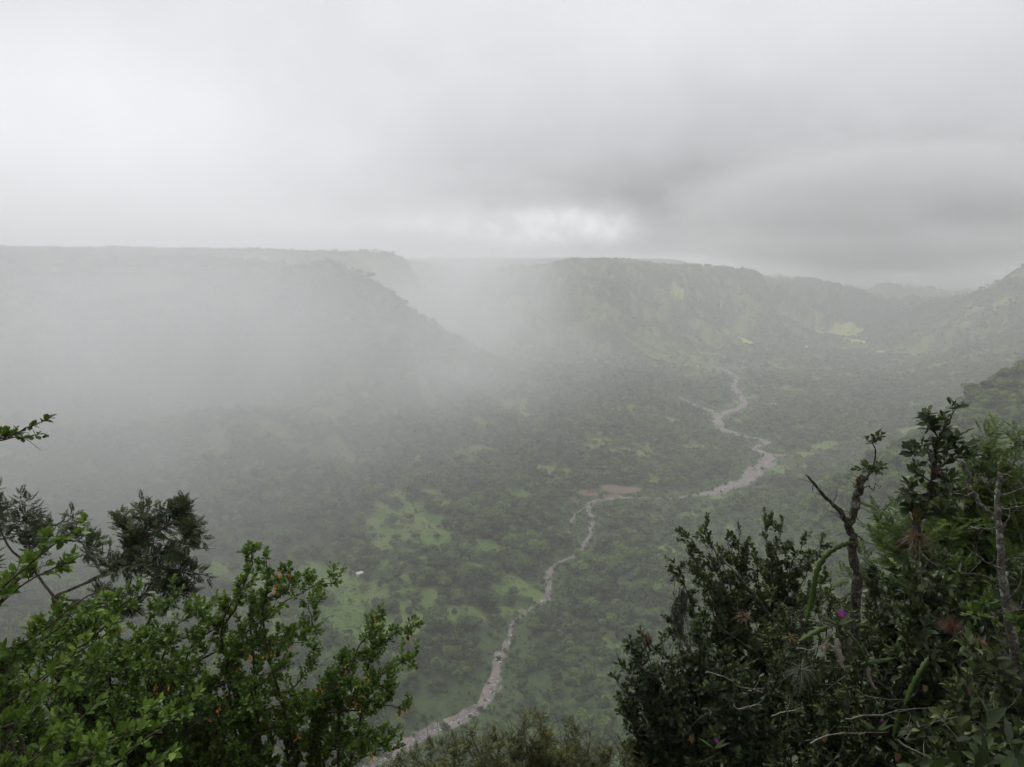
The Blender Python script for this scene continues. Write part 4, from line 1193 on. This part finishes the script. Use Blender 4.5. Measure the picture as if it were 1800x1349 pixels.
sticks(pM1, 'dead_branch', [([(1486, 1264, 4.2), (1530, 1258, 4.2), (1590, 1247, 4.25), (1635, 1243, 4.3)], .006), ([(1424, 1307, 4.1), (1450, 1294, 4.1), (1500, 1289, 4.15), (1562, 1287, 4.2)], .006),
                            ([(1505, 1212, 4.3), (1530, 1226, 4.3), (1560, 1229, 4.3), (1590, 1229, 4.35)], .005), ([(1356, 1260, 4.4), (1380, 1250, 4.4), (1405, 1247, 4.4), (1410, 1235, 4.4)], .005),
                            ([(1290, 1235, 4.5), (1295, 1246, 4.5), (1320, 1243, 4.5), (1340, 1240, 4.5)], .007), ([(1240, 1183, 4.7), (1275, 1190, 4.7), (1300, 1208, 4.7), (1345, 1210, 4.7)], .005),
                            ([(1410, 1090, 4.5), (1440, 1092, 4.5), (1465, 1100, 4.5), (1480, 1125, 4.5)], .005), ([(1400, 1140, 4.4), (1425, 1142, 4.4), (1450, 1130, 4.4), (1462, 1115, 4.4)], .005)], BK_DRY)
sticks(pM3, 'dead_branch', [([(1575, 1300, 3.7), (1610, 1322, 3.7), (1660, 1332, 3.7), (1700, 1344, 3.7)], .008), ([(1700, 1268, 3.8), (1712, 1285, 3.8), (1725, 1300, 3.8), (1735, 1305, 3.8)], .008), ([(1590, 1300, 3.7), (1600, 1290, 3.7), (1595, 1280, 3.7), (1602, 1270, 3.7)], .004)], BK_DRY)
sticks(pM2, 'dead_branch', [([(1608, 945, 4.7), (1614, 962, 4.7), (1630, 985, 4.7), (1650, 998, 4.7)], .010), ([(1585, 1018, 4.8), (1610, 1005, 4.8), (1630, 990, 4.8), (1660, 965, 4.8)], .006), ([(1555, 1060, 4.8), (1580, 1075, 4.8), (1605, 1088, 4.8), (1604, 1040, 4.8)], .005),
                            ([(1270, 985, 5.6), (1300, 1015, 5.6), (1330, 1050, 5.6), (1370, 1105, 5.6)], .011), ([(1255, 1090, 5.4), (1275, 1110, 5.4), (1300, 1128, 5.4), (1335, 1150, 5.4)], .006)], BK_GREY)
DRYL = leaf_mat('dry_leaf', (.10, .055, .03), (.17, .10, .06), (.24, .16, .10), .7, .15, .1)
m = MB(); rq = np.random.default_rng(8)
for (x_, y_, Y_) in [(1573, 1322, 3.7), (1622, 1203, 4.4), (1212, 1292, 4.5), (1776, 1062, 4.2), (1445, 1290, 4.2), (1700, 1205, 3.9)]:
    add_leaves(m, [at(x_, y_, Y_)], [[.4, -.2, -.8]], [[.2, -1, .2]], .07, .045, rq.uniform(.2, .9), 'ovate', fold=.5, curl=.3)
m.build('dry_leaf', DRYL, pM1.e, pM1.b)

# --- mossy snag with a bare arm to the left
p = Plant(41, L=.055, W=.026, shape='obovate', gap=.022, pairs=2, twig=.10, twigs=.05, sub=.3, tint=.5, tvar=.25)
bI = base_px(1497, 4.6)
T0 = p.main([bI] + pix([(1496, 1330, 4.6), (1500, 1200, 4.6), (1502, 1080, 4.6), (1506, 990, 4.6), (1497, 930, 4.6), (1500, 890, 4.6), (1512, 858, 4.6), (1514, 842, 4.6)]), .042, .022, bare=True, n=64, sides=9, lump=.5)
p.main(pix([(1497, 935, 4.6), (1478, 900, 4.58), (1450, 872, 4.55), (1428, 848, 4.5), (1416, 836, 4.5)]), .020, .005, bare=True, n=24, lump=.4, wob=.004)
P1 = p.main(pix([(1512, 852, 4.6), (1526, 835, 4.6), (1536, 815, 4.6), (1539, 795, 4.6), (1531, 774, 4.6)]), .012, .003, bare=True, n=20, lump=.3, wob=.004)
p.main(pix([(1518, 858, 4.6), (1535, 858, 4.6), (1550, 855, 4.6)]), .004, .002, bare=True)
for a, d, n_ in [((1528, 832, 4.6), .10, 5), ((1532, 780, 4.6), .09, 4), ((1540, 835, 4.55), .08, 3)]:
    for j in range(n_): p.shoot(at(*a), nrm(p.r.standard_normal(3) + [0, 0, .8]), d, .5, 1)
for j in range(60):                               # dead twiglets and old epiphyte stubs
    k_ = int(p.r.integers(len(T0) * 45 // 100, len(T0)))
    s0 = T0[k_] if j % 3 else at(p.r.uniform(1425, 1490), 0, 1) * 0 + (lambda f: at(1497 - 75 * f, 935 - 95 * f, 4.57))(p.r.uniform(.1, .95))
    d = nrm(p.r.standard_normal(3) + [0, 0, .35]); ln = p.r.uniform(.04, .15)
    p.wood.tube(curve([s0, s0 + d * ln * .5 + p.r.normal(0, .008, 3), s0 + d * ln], 5), np.linspace(.003, .0009, 6 - 1), 4, .5)
p.finish('mossy_snag', 'half bare mossy trunk with one bare arm pointing up left', 'tree', bI, BK_DARK, LF_GREY, wood='trunk', leaf='leaf_tuft')

# --- upright leafy sapling, tallest on the right
p = Plant(42, L=.095, W=.042, shape='obovate', gap=.024, pairs=2, twig=.10, twigs=.075, sub=.35, ang=62, up=.5, tint=.42, tvar=.2, curl=.2, tr=.0028)
bJ = base_px(1610, 5.0)
p.main([bJ] + pix([(1606, 1250, 5.0), (1610, 1080, 5.0), (1608, 960, 5.0), (1622, 890, 5.0), (1640, 850, 5.0)]), .05, .026, bare=True, n=40, sides=8, lump=.3)
p.main(pix([(1640, 850, 5.0), (1642, 805, 5.0), (1652, 770, 5.0), (1668, 742, 5.0), (1678, 722, 5.0)]), .022, .004, f0=.1, wob=.006)
p.main(pix([(1655, 772, 5.0), (1685, 764, 4.98), (1702, 758, 4.96), (1710, 752, 4.96)]), .007, .004, bare=True, wob=.004)
for L_ in [[(1642, 805, 5.0), (1622, 790, 4.95), (1604, 796, 4.9)], [(1645, 800, 5.0), (1675, 788, 5.0), (1705, 792, 5.0)], [(1650, 775, 5.0), (1640, 750, 4.95), (1630, 738, 4.9)], [(1640, 850, 5.0), (1612, 830, 4.95), (1606, 818, 4.9)], [(1630, 870, 5.0), (1600, 868, 4.9), (1592, 862, 4.85)],
           [(1625, 885, 5.0), (1655, 870, 4.95), (1672, 872, 4.9)], [(1618, 900, 5.0), (1602, 890, 4.9), (1598, 884, 4.9)], [(1640, 845, 5.0), (1660, 838, 5.0), (1668, 846, 4.9)], [(1645, 830, 5.0), (1668, 810, 5.0), (1698, 802, 4.9)], [(1615, 915, 5.0), (1640, 905, 4.9), (1655, 902, 4.9)]]:
    p.main(pix(L_), .008, .004, f0=.25, wob=.004)
p.finish('leafy_sapling', 'upright sapling with large glossy leaves, tallest plant on the right', 'tree', bJ, BK_DARK, LF_BROAD, wood='trunk')

# --- grey lichened tree with bare twigs at the far right
p = Plant(43, L=.07, W=.035, shape='ovate', gap=.03, twig=.12, twigs=.1, sub=.3)
bL = base_px(1790, 4.1)
p.main([bL] + pix([(1792, 1330, 4.1), (1785, 1170, 4.1), (1768, 1060, 4.12), (1757, 950, 4.15), (1753, 880, 4.2), (1756, 832, 4.2)]), .042, .012, bare=True, n=60, sides=9, lump=.3, wob=.004)
p.main(pix([(1748, 912, 4.15), (1722, 880, 4.1), (1700, 848, 4.1), (1690, 815, 4.1), (1678, 806, 4.1)]), .015, .009, bare=True, n=24, lump=.3)
for L_ in [[(1754, 872, 4.2), (1780, 866, 4.2), (1812, 852, 4.2)], [(1754, 876, 4.2), (1738, 862, 4.2), (1728, 845, 4.2)], [(1760, 985, 4.15), (1785, 980, 4.1), (1815, 985, 4.1)], [(1766, 1040, 4.1), (1740, 1015, 4.0), (1702, 1008, 4.0)], [(1768, 1060, 4.1), (1790, 1030, 4.0), (1800, 990, 4.0)],
           [(1757, 940, 4.15), (1770, 910, 4.1), (1776, 880, 4.1)], [(1755, 860, 4.2), (1757, 845, 4.2), (1764, 830, 4.2)], [(1760, 1000, 4.1), (1730, 985, 4.1), (1712, 960, 4.1)], [(1710, 865, 4.1), (1690, 870, 4.0), (1672, 860, 4.0)], [(1770, 1075, 4.1), (1795, 1070, 4.0), (1820, 1055, 4.0)],
           [(1757, 925, 4.15), (1735, 930, 4.1), (1700, 925, 4.05)], [(1780, 1140, 4.1), (1760, 1110, 4.0), (1750, 1085, 4.0)], [(1753, 890, 4.2), (1775, 895, 4.1), (1805, 885, 4.1)]]:
    P = p.main(pix(L_), .006, .002, bare=True, n=14, wob=.006)
    for j in range(4):
        s0 = P[int(p.r.integers(3, len(P)))]; d = nrm(p.r.standard_normal(3) + [0, 0, .4]); ln = p.r.uniform(.05, .14)
        p.wood.tube(curve([s0, s0 + d * ln * .5 + p.r.normal(0, .01, 3), s0 + d * ln], 5), np.linspace(.0025, .0009, 5), 4, .5)
for a in [(1725, 1060, 4.0), (1735, 1072, 4.0), (1790, 1100, 4.0), (1720, 1085, 4.0)]:
    p.main([at(1770, 1080, 4.1), at(*a)], .004, .002, f0=.5)
p.finish('grey_tree', 'thin grey lichened trunk with bare spiky twigs at the right edge', 'tree', bL, BK_GREY, LF_GRNF, wood='trunk')

# --- dead sapling draped with hanging moss
p = Plant(44)
bG = base_px(1222, 5.3)
p.main([bG] + pix([(1226, 1230, 5.3), (1212, 1150, 5.3), (1192, 1100, 5.3), (1187, 1060, 5.3), (1184, 1034, 5.3)]), .016, .005, bare=True, n=30, lump=.2)
for L_ in [[(1187, 1058, 5.3), (1176, 1045, 5.3), (1164, 1030, 5.3)], [(1186, 1050, 5.3), (1196, 1032, 5.3), (1200, 1010, 5.3)], [(1185, 1040, 5.3), (1180, 1022, 5.3), (1175, 1014, 5.3)], [(1187, 1040, 5.3), (1200, 1036, 5.3), (1208, 1042, 5.3)], [(1190, 1085, 5.3), (1174, 1080, 5.3), (1168, 1095, 5.3)], [(1188, 1060, 5.3), (1200, 1050, 5.3), (1206, 1044, 5.3)]]:
    P = p.main(pix(L_), .004, .0015, bare=True, n=8)
    for j in range(3):
        s0 = P[int(p.r.integers(2, len(P)))]; d = nrm(p.r.standard_normal(3) + [0, 0, .3]); p.wood.tube(curve([s0, s0 + d * .04, s0 + d * .08 + [0, 0, .01]], 4), np.linspace(.002, .0009, 5), 4, .5)
p.finish('dead_sapling', 'leafless dead sapling draped with hanging moss above the dark shrub', 'tree', bG, BK_DRY, LF_GREY, wood='trunk')
MOSS = bark_mat('hanging_moss', (.055, .052, .042), (.13, .13, .105))


def moss(pts, n, spread, ln, label):
    rq = np.random.default_rng(n); m = MB(); P = curve(pix(pts), 12)
    for i in range(n):
        s0 = P[int(rq.integers(0, len(P)))] + rq.normal(0, spread, 3) * [1, 1, .4]
        l_ = ln * rq.uniform(.35, 1.1)
        k_ = np.linspace(0, 1, 6)[:, None]
        m.tube(s0 + np.array([rq.normal(0, .05), rq.normal(0, .05), -1]) * k_ * l_ + rq.normal(0, .006, (6, 3)) * k_, .0013, 3, rq.uniform(0, 1))
    o = m.build('hanging_moss', MOSS, None, P[0]); o.location = P[0]
    tag(o, label, 'moss', 'moss beards on the dead sapling')


moss([(1196, 1036, 5.28), (1206, 1044, 5.28)], 90, .015, .30, 'long grey moss beard hanging free from the dead sapling tip')
moss([(1186, 1062, 5.28), (1198, 1105, 5.28)], 110, .02, .20, 'brown moss beard clinging along the dead sapling stem')


# --- rosettes (bromeliads): narrow strap leaves arching from one point
def rosette(px, py, Y, n, L, W, up, mat, name, label, cat='bromeliad', seed=1, group=None, droop=.55):
    rq = np.random.default_rng(seed); m = MB(); c = at(px, py, Y)
    for i in range(n):
        a = rq.uniform(0, 6.283); e = rq.uniform(up - .5, up + .5)
        d = np.array([math.cos(a) * math.cos(e), math.sin(a) * math.cos(e), math.sin(e)])
        l_ = L * rq.uniform(.6, 1.15); k_ = np.linspace(0, 1, 6)[:, None]
        P = c + d * k_ * l_ - np.array([0, 0, 1]) * k_ ** 2 * l_ * droop * max(0.15, math.cos(e)) + rq.normal(0, .004, (6, 3)) * k_
        s_ = nrm(np.cross(d, [0, 0, 1.0])); up_ = np.cross(s_, d)
        w = W * np.array([.8, 1, .9, .7, .45, .08])[:, None]
        V = np.concatenate([P - s_ * w + up_ * w * .4, P, P + s_ * w + up_ * w * .4])
        q = [[j, j + 1, j + 7, j + 6] for j in range(5)] + [[j + 6, j + 7, j + 13, j + 12] for j in range(5)]
        m.add(V, q, None, rq.uniform(0, 1))
    o = m.build(name, mat, None, c); o.location = c
    tag(o, label, cat, group)
    return o


BR_RED = leaf_mat('red_bromeliad', (.075, .022, .018), (.13, .055, .04), (.18, .11, .075), .5, .3, .2)
BR_BRN = leaf_mat('brown_bromeliad', (.035, .022, .014), (.085, .055, .034), (.14, .085, .05), .6, .2, .1)
BR_DRK = leaf_mat('dark_bromeliad', (.010, .013, .008), (.028, .030, .018), (.05, .055, .03), .5, .3, .1)
BR_ORG = leaf_mat('orange_bromeliad', (.06, .05, .015), (.14, .09, .025), (.20, .11, .03), .5, .3, .2)
rosette(1670, 1116, 4.45, 170, .15, .0017, 1.0, BR_RED, 'bromeliad', 'tuft of thin red bromeliad leaves among the dark green leaves', seed=2, droop=.2)
rosette(1722, 1135, 4.4, 60, .10, .003, .7, BR_ORG, 'bromeliad', 'small orange brown bromeliad just below right of the red tuft', seed=3)
rosette(1612, 945, 4.75, 170, .16, .0020, .45, BR_BRN, 'bromeliad', 'brown spiky bromeliad nest at the foot of the tall sapling crown', seed=4, droop=.8)
rosette(1606, 925, 4.85, 34, .17, .0035, 1.35, BR_ORG, 'bromeliad', 'upright yellowish bromeliad growing out above the brown nest', seed=5, droop=.1)
rosette(1408, 1178, 4.35, 80, .15, .0024, .2, BR_DRK, 'bromeliad', 'dark spiky bromeliad hanging in the middle of the tangle', seed=6)
rosette(1308, 1086, 5.2, 70, .10, .003, .6, BR_BRN, 'bromeliad', 'brown bromeliad ball on the pale slanting branch', seed=7)
rosette(1646, 832, 4.9, 26, .08, .003, .8, BR_RED, 'bromeliad', 'small red bromeliad clasping the tall sapling stem', seed=8)
rosette(1510, 852, 4.55, 44, .075, .0026, .9, BR_BRN, 'bromeliad', 'withered bromeliad on the broken top of the mossy trunk', seed=9)
rosette(1388, 1122, 4.6, 26, .08, .003, .8, BR_ORG, 'bromeliad', 'rusty little bromeliad left of the flat cactus stems', seed=10)


# --- flat jointed cactus stems
CAC = leaf_mat('cactus_stem', (.014, .028, .007), (.046, .076, .015), (.110, .150, .030), .5, .25, .15, 25.0)
CAC_D = leaf_mat('dry_cactus_stem', (.12, .10, .075), (.22, .19, .15), (.32, .29, .24), .8, .15, .05)


def pad(plist, W, tint, name, mat, parent, pb, seed):
    rq = np.random.default_rng(seed); P = curve(pix(plist), 66); n = len(P)
    T = nrm(np.gradient(P, axis=0)); view = nrm(P); Sd = nrm(np.cross(T, view)); Nn = np.cross(Sd, T)
    tw = (rq.uniform(-.5, .5) + .5 * np.sin(np.linspace(0, 2.2, n) + rq.uniform(0, 3)))[:, None]
    S2 = Sd * np.cos(tw) + Nn * np.sin(tw); N2 = np.cross(S2, T)
    seg = np.concatenate([[0], np.cumsum(np.linalg.norm(np.diff(P, axis=0), axis=1))])
    taper = np.minimum(1, np.minimum(seg / .04 + .25, (seg[-1] - seg) / .05 + .12))
    def edge(ph): return W * .5 * taper * (1 - .48 * (((seg / .055 + ph) % 1.0) ** 1.6))
    a, b = edge(0)[:, None], edge(.5)[:, None]
    h = W * .03
    V = np.concatenate([P - S2 * a, P + N2 * h, P + S2 * b, P - N2 * h])
    q = []
    for r_, s_ in ((0, 1), (1, 2), (2, 3), (3, 0)):
        q += [[r_ * n + j, r_ * n + j + 1, s_ * n + j + 1, s_ * n + j] for j in range(n - 1)]
    m = MB(); m.add(V, q, None, np.clip(tint + np.repeat([.15, -.28, .15, -.1], n) + rq.normal(0, .05, 4 * n), 0, 1))
    return m.build(name, mat, parent, pb, smooth=False)


def cactus(label, base, stems):
    e = bpy.data.objects.new('ribbon_cactus', None); COL.objects.link(e); e.location = base
    tag(e, label, 'cactus')
    for i, (L_, W, tint, mat) in enumerate(stems): pad(L_, W, tint, 'stem' if mat is CAC else 'withered_stem', mat, e, base, 50 + i + int(base[2] * -100))


cactus('long bright green flat cactus stem arching down from the mossy trunk', at(1497, 955, 4.4), [([(1500, 954, 4.5), (1478, 960, 4.42), (1455, 974, 4.4), (1438, 1000, 4.4), (1430, 1035, 4.4), (1424, 1065, 4.4), (1416, 1094, 4.4)], .042, .52, CAC)])
cactus('spreading flat cactus stems, one withered white, below the purple orchid', at(1484, 1100, 4.3), [([(1456, 1103, 4.3), (1440, 1108, 4.28), (1420, 1118, 4.26), (1403, 1128, 4.25)], .042, .46, CAC), ([(1473, 1122, 4.25), (1471, 1140, 4.24), (1476, 1155, 4.24), (1479, 1173, 4.24)], .058, .7, CAC_D),
       ([(1512, 1168, 4.3), (1530, 1163, 4.28), (1550, 1162, 4.28), (1572, 1157, 4.3)], .04, .3, CAC), ([(1487, 1108, 4.3), (1505, 1128, 4.28), (1518, 1150, 4.28), (1527, 1175, 4.28)], .032, .35, CAC), ([(1526, 1170, 4.28), (1528, 1190, 4.28), (1536, 1208, 4.28), (1542, 1210, 4.28)], .03, .6, CAC_D),
       ([(1455, 1126, 4.27), (1453, 1135, 4.27), (1450, 1142, 4.27), (1449, 1150, 4.27)], .045, .5, CAC_D)])
cactus('bright green scalloped cactus stem leaning in the dark hollow at right', at(1632, 1156, 4.2), [([(1633, 1156, 4.25), (1618, 1180, 4.2), (1602, 1210, 4.18), (1589, 1242, 4.15)], .042, .52, CAC), ([(1582, 1252, 4.15), (1578, 1268, 4.15), (1574, 1282, 4.15), (1571, 1297, 4.15)], .04, .55, CAC)])

# --- purple orchids
PET = leaf_mat('orchid_petal', (.14, .025, .17), (.24, .05, .27), (.34, .10, .36), .5, .2, .3)
LIP = leaf_mat('orchid_lip', (.22, .010, .12), (.36, .02, .20), (.45, .05, .25), .5, .2, .2)


def orchid(px, py, Y, s, face, label, seed, nfl=1):
    rq = np.random.default_rng(seed); c = at(px, py, Y); f = nrm(np.array(face, float)); rt = nrm(np.cross(f, [0, 0, 1.0])); up = np.cross(rt, f)
    b = c + np.array([.01, .06, -.12])
    e = bpy.data.objects.new('orchid', None); COL.objects.link(e); e.location = b; tag(e, label, 'orchid')
    st = MB(); st.tube(curve([b, b + [0, -.02, .07], c + f * -.01], 8), np.linspace(.003, .0018, 9), 5, .6)
    for a in (-.6, .5, 2.6): add_leaves(st, [b], [[math.cos(a), math.sin(a) * .5, .7]], [[0, -.6, .8]], .12, .02, .5, 'lance', curl=.35)
    st.build('stem', LF_GREY, e, b)
    for k in range(nfl):
        cc = c + (rt * rq.normal(0, s * .9) + up * rq.normal(0, s * .6)) * (k > 0)
        m = MB()
        for th, l_, w_ in [(90, 1, .42), (90 + 72, .95, .42), (90 - 72, .95, .42), (90 + 140, .9, .4), (90 - 140, .9, .4)]:
            t_ = math.radians(th + rq.normal(0, 6)); d = rt * math.cos(t_) + up * math.sin(t_) + f * .25
            add_leaves(m, [cc], [d], [f], s * l_, s * w_, rq.uniform(.3, .9), 'oval', fold=.25, curl=.2)
        fl = m.build('flower', PET, e, b)
        m = MB(); add_leaves(m, [cc + f * .006], [-up * .8 + f * .6], [f], s * .8, s * .55, .5, 'obovate', fold=.6, curl=.3); m.build('lip', LIP, fl, b)


orchid(1480, 1078, 4.22, .034, (-.3, -1, .2), 'single large purple orchid bloom above the withered cactus stem', 1)
orchid(1258, 1300, 4.45, .018, (-.1, -1, .3), 'small purple orchid bloom low on the dark rounded shrub', 2, 2)
orchid(1550, 1266, 4.05, .013, (.1, -1, .2), 'tiny dull purple orchid blooms beside the dry twigs at bottom', 3, 2)

# --- low undergrowth carpeting the rim
rq = np.random.default_rng(91)
cl = []
for i in range(4):
    m = MB(); n_ = 70
    P = rq.normal(0, .11, (n_, 3)) * [1, 1, .5] + [0, 0, .07]
    D = nrm(rq.standard_normal((n_, 3)) + [0, 0, .3]); add_leaves(m, P, D, nrm(rq.standard_normal((n_, 3)) * .5 + [0, 0, 1]), rq.uniform(.04, .09, n_), rq.uniform(.02, .04, n_), np.clip(rq.normal(.35, .2, n_), 0, 1), 'ovate')
    cl.append(raw_mesh('low_plant_%d' % i, np.concatenate(m.v), np.concatenate(m.q), np.concatenate(m.t), {'tint': np.concatenate(m.a)}, [LF_BROAD if i % 2 else LF_SMALL]))
n_ = 5200
r_ = np.sqrt(rq.uniform(1.0, 16.0 ** 2, n_)); a_ = rq.uniform(-1.1, 1.1, n_)
ux, uy = r_ * np.sin(a_), r_ * np.cos(a_)
gn_scatter('undergrowth', np.stack([ux, uy, height(ux, uy)], 1), rq.uniform(.7, 1.8, n_), rq.uniform(0, 6, n_), rq.integers(0, 4, n_), cl, 'low dark leafy undergrowth covering the steep rim')
